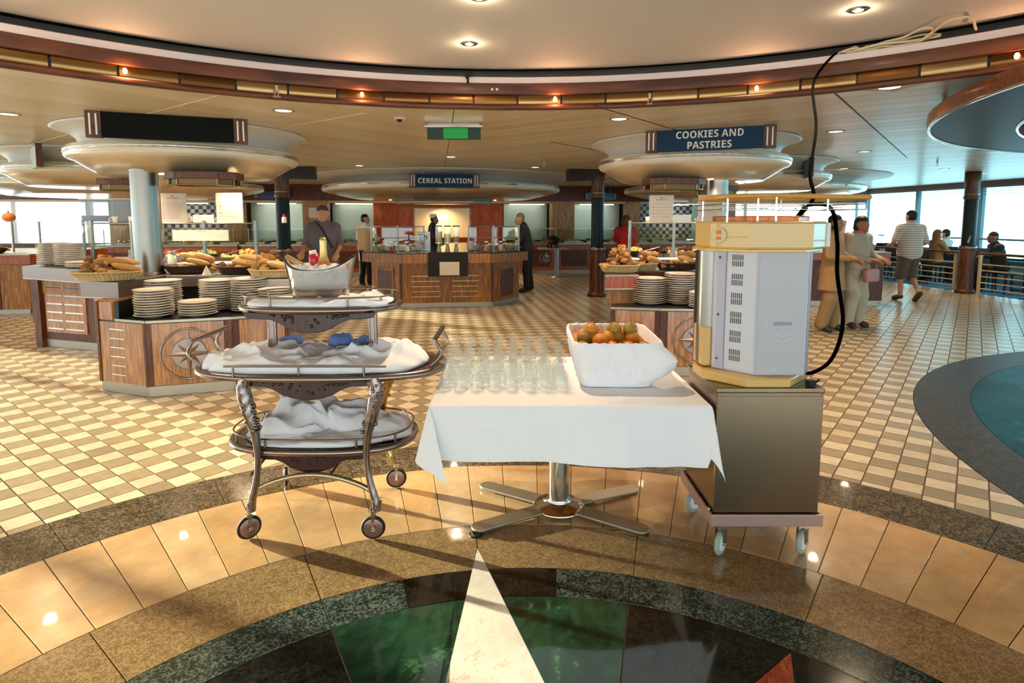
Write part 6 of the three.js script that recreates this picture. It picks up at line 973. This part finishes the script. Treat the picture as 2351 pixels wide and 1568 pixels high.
  const sl = p.sleeve ?? 1, sleeve = []; for (const [s, e, h] of [[J.shL, eL, hL], [J.shR, eR, hR]]) { if (sl <= 0.5) sleeve.push(B(s, 0.07, lerp(s, e, sl * 1.6), 0.064)); else sleeve.push(B(s, 0.066, e, 0.052), B(e, 0.05, lerp(e, h, Math.min(0.96, (sl - 0.5) * 2)), 0.04)); }
  const hem = p.hem ?? sh - 0.1, skirt = p.skirt ? [B([0.05, sh, J.hip[2]], 0.14, [0.07, hem, J.hip[2]], p.skirt), B([-0.05, sh, J.hip[2]], 0.14, [-0.07, hem, J.hip[2]], p.skirt)] : [];
  if (p.vest) part('shirt', field([...grow(torso, 0.012), ...sleeve, B(nk, 0.06, lerp(nk, hd, 0.2), 0.055)], 0.021, 0.018, (x, y) => hem - y), p.vest, o, p.shirtLabel);
  else part(p.topName || 'shirt', field([...grow(torso, 0.016), ...sleeve, ...skirt, B(nk, 0.06, lerp(nk, hd, 0.22), 0.055)], 0.021, 0.018, (x, y) => hem - y), p.top, o, p.shirtLabel);
  if (p.vest) part('waistcoat', field(grow(torso, 0.026), 0.021, 0.018, (x, y) => Math.max(sh - 0.06 - y, y - (1.4 + dy))), p.top, o);
  const lg = p.trouser ?? 1, cut = (h, k, f, r) => lg >= 1 ? [B(h, 0.1, k, r ? 0.1 : 0.078), B(k, r ? 0.098 : 0.076, lerp(k, f, 0.94), r || 0.066)] : lg >= 0.5 ? [B(h, 0.112, k, 0.1)] : [B(h, 0.11, lerp(h, k, 0.9), 0.1)];
  part(lg < 1 ? 'shorts' : 'trousers', field([...grow(torso.slice(0, 1), 0.012), B([0, sh, J.hip[2]], 0.12, [0, sh + 0.1, J.hip[2]], 0.11), ...cut(hipL, kL, fL, p.flare), ...cut(hipR, kR, fR, p.flare)], 0.021, 0.014, (x, y) => y - (sh + 0.08)), p.bottom, o);
  part('shoes', field(grow(feet, 0.012), 0.014, 0.012, (x, y) => y - Math.max(fL[1], fR[1]) - 0.06), p.shoe, o);
  const hl = p.hairLong || 0, hb = [B(hv(-0.014, 0.048), 0.093, hv(-0.02, 0.0), 0.085)]; if (hl) hb.push(B(hv(-0.05, 0.02), 0.075, hv(-0.08, -hl), 0.06), B(hv(-0.03, 0.0, 0.05), 0.05, hv(-0.05, -hl, 0.06), 0.045), B(hv(-0.03, 0.0, -0.05), 0.05, hv(-0.05, -hl, -0.06), 0.045));
  part('hair', field(hb, 0.011, 0.012, (x, y, z) => { const dx = x - hd[0], dy2 = y - hd[1], dz = z - hd[2], f = dx * fw[0] + dz * fw[2]; return Math.max(f - (dy2 > 0.05 ? 0.075 : 0.012), hl ? -1 : -0.055 - dy2); }), p.hair, o);
  for (const [n, list, mat, lab] of p.extra || []) part(n, list, mat, o, lab);
  if (S !== 1) o.scale.setScalar(S); return o;
}
const fabric = (c, r = 0.85) => std(c, r);
const striped = std(0xffffff, 0.85, 0, { map: tex(128, (u, v) => { const k = (v * 16) % 1; return k < 0.5 ? [222, 208, 196] : k < 0.72 ? [160, 138, 128] : [200, 186, 176]; }, 0.7) });
const STAND = [[0.1, 0.5, 0.02], [0.11, 0.08, -0.02], [-0.1, 0.5, 0.02], [-0.11, 0.08, -0.02]];
const facing = (x, z, tx, tz) => Math.atan2(tx - x, tz - z);
// man in the striped polo walking away
person('heavy man in a striped polo shirt and khaki shorts walking away past the railing', [7.86, 0, -11.75], PI + 0.1, { wide: 1.22, belly: 0.03, scale: 1.03, arms: [[0.3, 1.15, 0.04], [0.17, 1.08, 0.27], [-0.32, 1.13, -0.02], [-0.27, 0.98, 0.2]], legs: [[0.09, 0.5, 0.08], [0.07, 0.08, 0.08], [-0.09, 0.48, 0.03], [-0.07, 0.17, -0.24]], toeDown: 1, sleeve: 0.5, hem: 0.78, top: striped, bottom: fabric(0x5a5146), trouser: 0.5, shoe: std(0x4a3828, 0.7), hair: std(0x1c1612, 0.8), skin: skinA });
// woman in beige and companion with a handbag
person('woman with black hair in a long beige tunic and trousers standing behind the juice machine', [4.62, 0, -8.55], 0.75, { arms: [[0.25, 1.14, 0.04], [0.12, 1.08, 0.27], [-0.26, 1.13, 0.03], [-0.12, 1.1, 0.27]], legs: [[0.1, 0.5, 0.03], [0.11, 0.08, 0.0], [-0.1, 0.5, 0.02], [-0.12, 0.08, -0.08]], hem: 0.62, skirt: 0.17, top: fabric(0xa37f55), topName: 'tunic', bottom: fabric(0x947752), flare: 0.09, shoe: std(0x2a2018, 0.5), hair: std(0x0c0a0a, 0.6), hairLong: 0.1, skin: skinB, scale: 0.97 });
person('woman in a pale top with a coral collar and white trousers carrying a pink handbag', [5.15, 0, -8.85], 0.35, { arms: [[0.25, 1.14, 0.02], [0.2, 1.07, 0.27], [-0.25, 1.13, 0.03], [-0.05, 1.07, 0.29]], legs: STAND, hem: 0.8, top: fabric(0xa59a88), bottom: fabric(0xb0a896), flare: 0.085, shoe: std(0x3a2a20, 0.6), hair: std(0x140f0d, 0.6), hairLong: 0.06, skin: skinB, headTilt: 0.25, scale: 0.96,
  extra: [['collar', at(new THREE.TorusGeometry(0.085, 0.02, 8, 24), 0, 1.475, 0.0, 0, PI / 2 - 0.2), std(0xe0664e, 0.7), 'coral collar'], ['handbag', [box(0.28, 0.2, 0.09, 0.06, 0.83, 0.2, 0.03), tube([[-0.04, 0.92, 0.2], [0.0, 1.06, 0.22], [0.12, 1.06, 0.22], [0.16, 0.92, 0.2]], 0.01, 16, 6)], std(0xb07a74, 0.5), 'pink handbag']] });
// server seen from behind
person('server in a white shirt and cream waistcoat with black trousers seen from behind', [-3.55, 0, -14.4], PI - 0.35, { arms: [[0.24, 1.16, 0.06], [0.14, 1.15, 0.3], [-0.25, 1.15, 0.06], [-0.14, 1.12, 0.3]], legs: STAND, vest: std(0xe6e0d4, 0.8), top: fabric(0xc8ab84), bottom: fabric(0x121214), shoe: std(0x0c0c0c, 0.3), hair: std(0x0e0b0a, 0.6), headTurn: -0.7, skin: skinA });
// grey-haired man with a shoulder strap
person('grey-haired man in a purple-grey checked shirt with a dark shoulder strap behind the trolley', [-3.12, 0, -9.85], 0.25, { wide: 1.06, belly: 0.02, arms: [[0.26, 1.13, 0.02], [0.2, 1.0, 0.24], [-0.27, 1.14, -0.02], [-0.3, 1.02, 0.2]], legs: STAND, sleeve: 0.55, top: std(0xffffff, 0.85, 0, { map: tex(64, (u, v) => { const k = ((u * 16) % 1 < 0.3 ? 0.8 : 1) * ((v * 16) % 1 < 0.3 ? 0.8 : 1); return [128 * k, 116 * k, 124 * k]; }, 0.3) }), bottom: fabric(0x6a6a72), shoe: std(0x2a2a2a, 0.5), hair: std(0x4a3a32, 0.8), skin: skinA, scale: 1.06, cell: 0.017,
  extra: [['shoulder_strap', tube([[-0.12, 1.5, 0.02], [-0.04, 1.42, 0.12], [0.06, 1.25, 0.155], [0.15, 1.08, 0.14]], 0.012, 20, 6), std(0x1a1416, 0.6)], ['beard', at(new THREE.SphereGeometry(0.045, 14, 10).scale(1, 0.8, 0.7), 0, 1.535, 0.075), std(0x9a8a7e, 0.9)]] });
// chef and other staff
{
  const [x, z] = W(-0.28, 15.2); person('chef in a black jacket and tall white cap behind the cereal counter', [x, 0, z], 1.9, { arms: [[0.25, 1.14, 0.04], [0.15, 1.08, 0.26], [-0.25, 1.13, 0.03], [-0.12, 1.08, 0.26]], legs: STAND, top: fabric(0x101216), bottom: fabric(0x202024), shoe: std(0x101010, 0.4), hair: std(0x14100e, 0.7), skin: skinB, headTilt: 0.2, extra: [['cap', at(lathe([[0.088, 0], [0.094, 0.01], [0.096, 0.08], [0.09, 0.1], [0, 0.105]], 24), 0, 1.655, 0.015), std(0xe8e4dc, 0.8), 'white chef cap']] });
}
person('fair-haired man in a dark jacket leaning towards the cereal counter glass', [0.36, 0, -13.2], -PI / 2 - 0.1, { lean: 0.2, headTilt: 0.25, arms: [[0.25, 1.12, 0.18], [0.16, 1.0, 0.42], [-0.25, 1.12, 0.16], [-0.2, 0.92, 0.3]], legs: [[0.1, 0.5, 0.04], [0.11, 0.08, 0.02], [-0.1, 0.5, 0.0], [-0.11, 0.08, -0.06]], top: fabric(0x14171c), topName: 'jacket', bottom: fabric(0x101318), shoe: std(0x0c0c0c, 0.4), hair: std(0x8a6c48, 0.8), skin: skinA, scale: 1.02 });
person('woman in a red top with her back turned behind the right green column', [2.4, 0, -12.6], PI - 0.5, { arms: [[0.24, 1.16, 0.08], [0.18, 1.12, 0.32], [-0.25, 1.13, 0.03], [-0.26, 0.95, 0.2]], legs: STAND, sleeve: 0.5, top: fabric(0xb41f22), bottom: fabric(0x1a1a20), shoe: std(0x101010, 0.5), hair: std(0x5a3a20, 0.8), hairLong: 0.05, skin: skinA, scale: 0.98 });
// diners
const SIT = [[0.1, 0.5, 0.42], [0.11, 0.08, 0.38], [-0.1, 0.5, 0.42], [-0.11, 0.08, 0.38]];
const diner = (label, s, t, turn, o) => { const [x, z] = W(s, t); return person(label, [x, 0, z], turn, { hipY: 0.55, arms: [[0.25, 0.8, 0.12], [0.14, 0.79, 0.38], [-0.25, 0.8, 0.12], [-0.14, 0.79, 0.38]], legs: SIT, shoe: std(0x181818, 0.5), bottom: fabric(0x24262e), hem: 0.48, ...o }); };
diner('seated woman with long fair hair beside the window, seen over the railing', 12.3, 12.75, PI / 2, { top: fabric(0x8a7048), hair: std(0x6a4a2a, 0.8), hairLong: 0.22, skin: skinC });
diner('seated man in a pale shirt facing the hall at the window table', 12.9, 13.12, PI + 0.5, { top: fabric(0xc8d0d4), hair: std(0x2a2622, 0.8), skin: skinA });
diner('seated man in a dark shirt right of the window column', 12.3, 11.0, -PI / 2 - 0.3, { top: fabric(0x23292c), hair: std(0x1c1a18, 0.8), skin: skinB, wide: 1.1, lean: 0.25 });

// ---------- railing ----------
{
  const rail = std(0xcdb68e, 0.4, 0.3), capM = M.mahogany; let k = 0;
  const run = (t0, t1, label, bend = 0) => {
    const s = 11.35, [x, z] = W(s, (t0 + t1) / 2), L = t1 - t0, o = thing('railing', label, 'railing', [x, 0, z], PHI);
    for (const q of [-1, 1]) part('post', box(0.05, 0.86, 0.05, 0, 0.43, q * (L / 2 - 0.03), 0.004), rail, o); if (L > 1.7) part('post', box(0.05, 0.86, 0.05, 0, 0.43, 0, 0.004), rail, o);
    for (let i = 0; i < 5; i++) part('bar', bar([0, 0.14 + i * 0.13, -L / 2], [0, 0.14 + i * 0.13, L / 2], 0.013, 8), rail, o);
    part('handrail', metric(box(0.09, 0.05, L + 0.04, 0, 0.885, 0, 0.012)), capM, o); part('foot', [-1, 1].map((q) => cyl(0.05, 0.04, 0.015, 0, 0, q * (L / 2 - 0.03), 14)), M.chrome, o); return o;
  };
  run(11.15, 13.4, 'pale slatted railing with a mahogany top left of the window column'); run(13.45, 15.7, 'pale slatted railing farthest along the window side, behind the man in shorts'); run(8.3, 10.6, 'pale slatted railing right of the window column'); run(6.0, 8.25, 'pale slatted railing cut by the right picture edge');
}
// ---------- dining tables and chairs by the right windows ----------
{
  let t0c, c0; const cm = std(0x14161c, 0.5), tm = phy(0x2a1810, 0.3, { clearcoat: 0.5 });
  const tables = [[13.0, 8.2], [13.0, 11.0], [12.9, 13.97], [13.0, 16.4]], w = ['nearest the right picture edge', 'right of the window column', 'left of the window column', 'farthest along the windows'];
  tables.forEach(([s, t], i) => {
    const [x, z] = W(s, t);
    if (!t0c) { t0c = thing('dining_table', 'dark dining table by the windows ' + w[i], 'table', [x, 0, z], PHI); part('top', box(1.0, 0.035, 1.0, 0, 0.73, 0, 0.008), tm, t0c); part('column', cyl(0.04, 0.04, 0.69, 0, 0.02, 0, 12), M.steelSatin, t0c); part('base', [box(0.7, 0.03, 0.07, 0, 0.02, 0, 0.005), box(0.07, 0.03, 0.7, 0, 0.02, 0, 0.005)], M.black, t0c); } else copy(t0c, 'dark dining table by the windows ' + w[i], [x, 0, z], PHI);
    [[-0.85, 0.3, PI / 2], [0.8, -0.3, -PI / 2], [0, 0.85, PI], [0, -0.85, 0], [-0.85, -0.35, PI / 2]].forEach(([ds, dt, a], q) => {
      const [cx, cz] = W(s + ds, t + dt), lab = `dark dining chair ${['on the hall side', 'on the window side', 'at the far end', 'at the near end', 'second on the hall side'][q]} of the table ${w[i]}`;
      if (c0) { copy(c0, lab, [cx, 0, cz], PHI + a); return; }
      c0 = thing('dining_chair', lab, 'chair', [cx, 0, cz], PHI + a); part('seat', box(0.44, 0.05, 0.44, 0, 0.45, 0, 0.015), cm, c0); part('backrest', at(box(0.42, 0.4, 0.03, 0, 0, 0, 0.012), 0, 0.72, -0.21, 0, -0.12), cm, c0); for (const lx of [-0.19, 0.19]) for (const lz of [-0.19, 0.19]) part('leg', box(0.03, 0.43, 0.03, lx, 0.215, lz, 0.004), cm, c0);
    });
    if (i === 2) { const [cx, cz] = W(12.22, 12.75); copy(c0, 'dark dining chair under the seated woman with long fair hair', [cx, 0, cz], PHI + PI / 2); }
    const kk = thing('place_setting_plate', 'white plate on the dark table ' + w[i], 'plate', [x, 0.75, z]); part('plate', plateGeo, M.china, kk);
  });
  // low dark screen by the drawer counter and window
  const [sx, sz] = W(10.6, 15.9); solo('partition_screen', 'low dark partition screen in front of the far right windows', 'screen', box(2.0, 1.3, 0.06, 0, 0.65, 0, 0.01), std(0x3a342e, 0.6), [sx, 0, sz], PHI);
}
// ---------- waiter stand by the jacket man ----------
{
  const [x, z] = W(3.05, 15.6), o = thing('coffee_stand', 'small dark pedestal table with a black urn beside the wood pier', 'stand', [x, 0, z], PHI); part('top', box(0.8, 0.04, 0.5, 0, 0.8, 0, 0.006), std(0xb09a80, 0.4), o); part('column', cyl(0.07, 0.07, 0.76, 0.1, 0.02, 0, 16), M.steel, o); part('foot', cyl(0.2, 0.18, 0.03, 0.1, 0, 0, 20), M.steelSatin, o);
  const u = thing('urn', 'black urn standing on the small pedestal table', 'urn', [x, 0.822, z], PHI); part('body', [cyl(0.17, 0.17, 0.1, 0, 0, 0, 20), cyl(0.14, 0.19, 0.12, 0, 0.1, 0, 20)], M.blackGloss, u); part('lid', lathe([[0.19, 0.22], [0.15, 0.3], [0.03, 0.34], [0, 0.35]], 20), M.black, u);
  const [wx, wz] = W(-3.75, 17.25); const nt = solo('wall_notice', 'small pale notice on the wood pier behind the grey-haired man', 'notice', box(0.22, 0.3, 0.012), M.paper, [wx, 1.8, wz], PHI);
}
renderer.render(scene, camera);
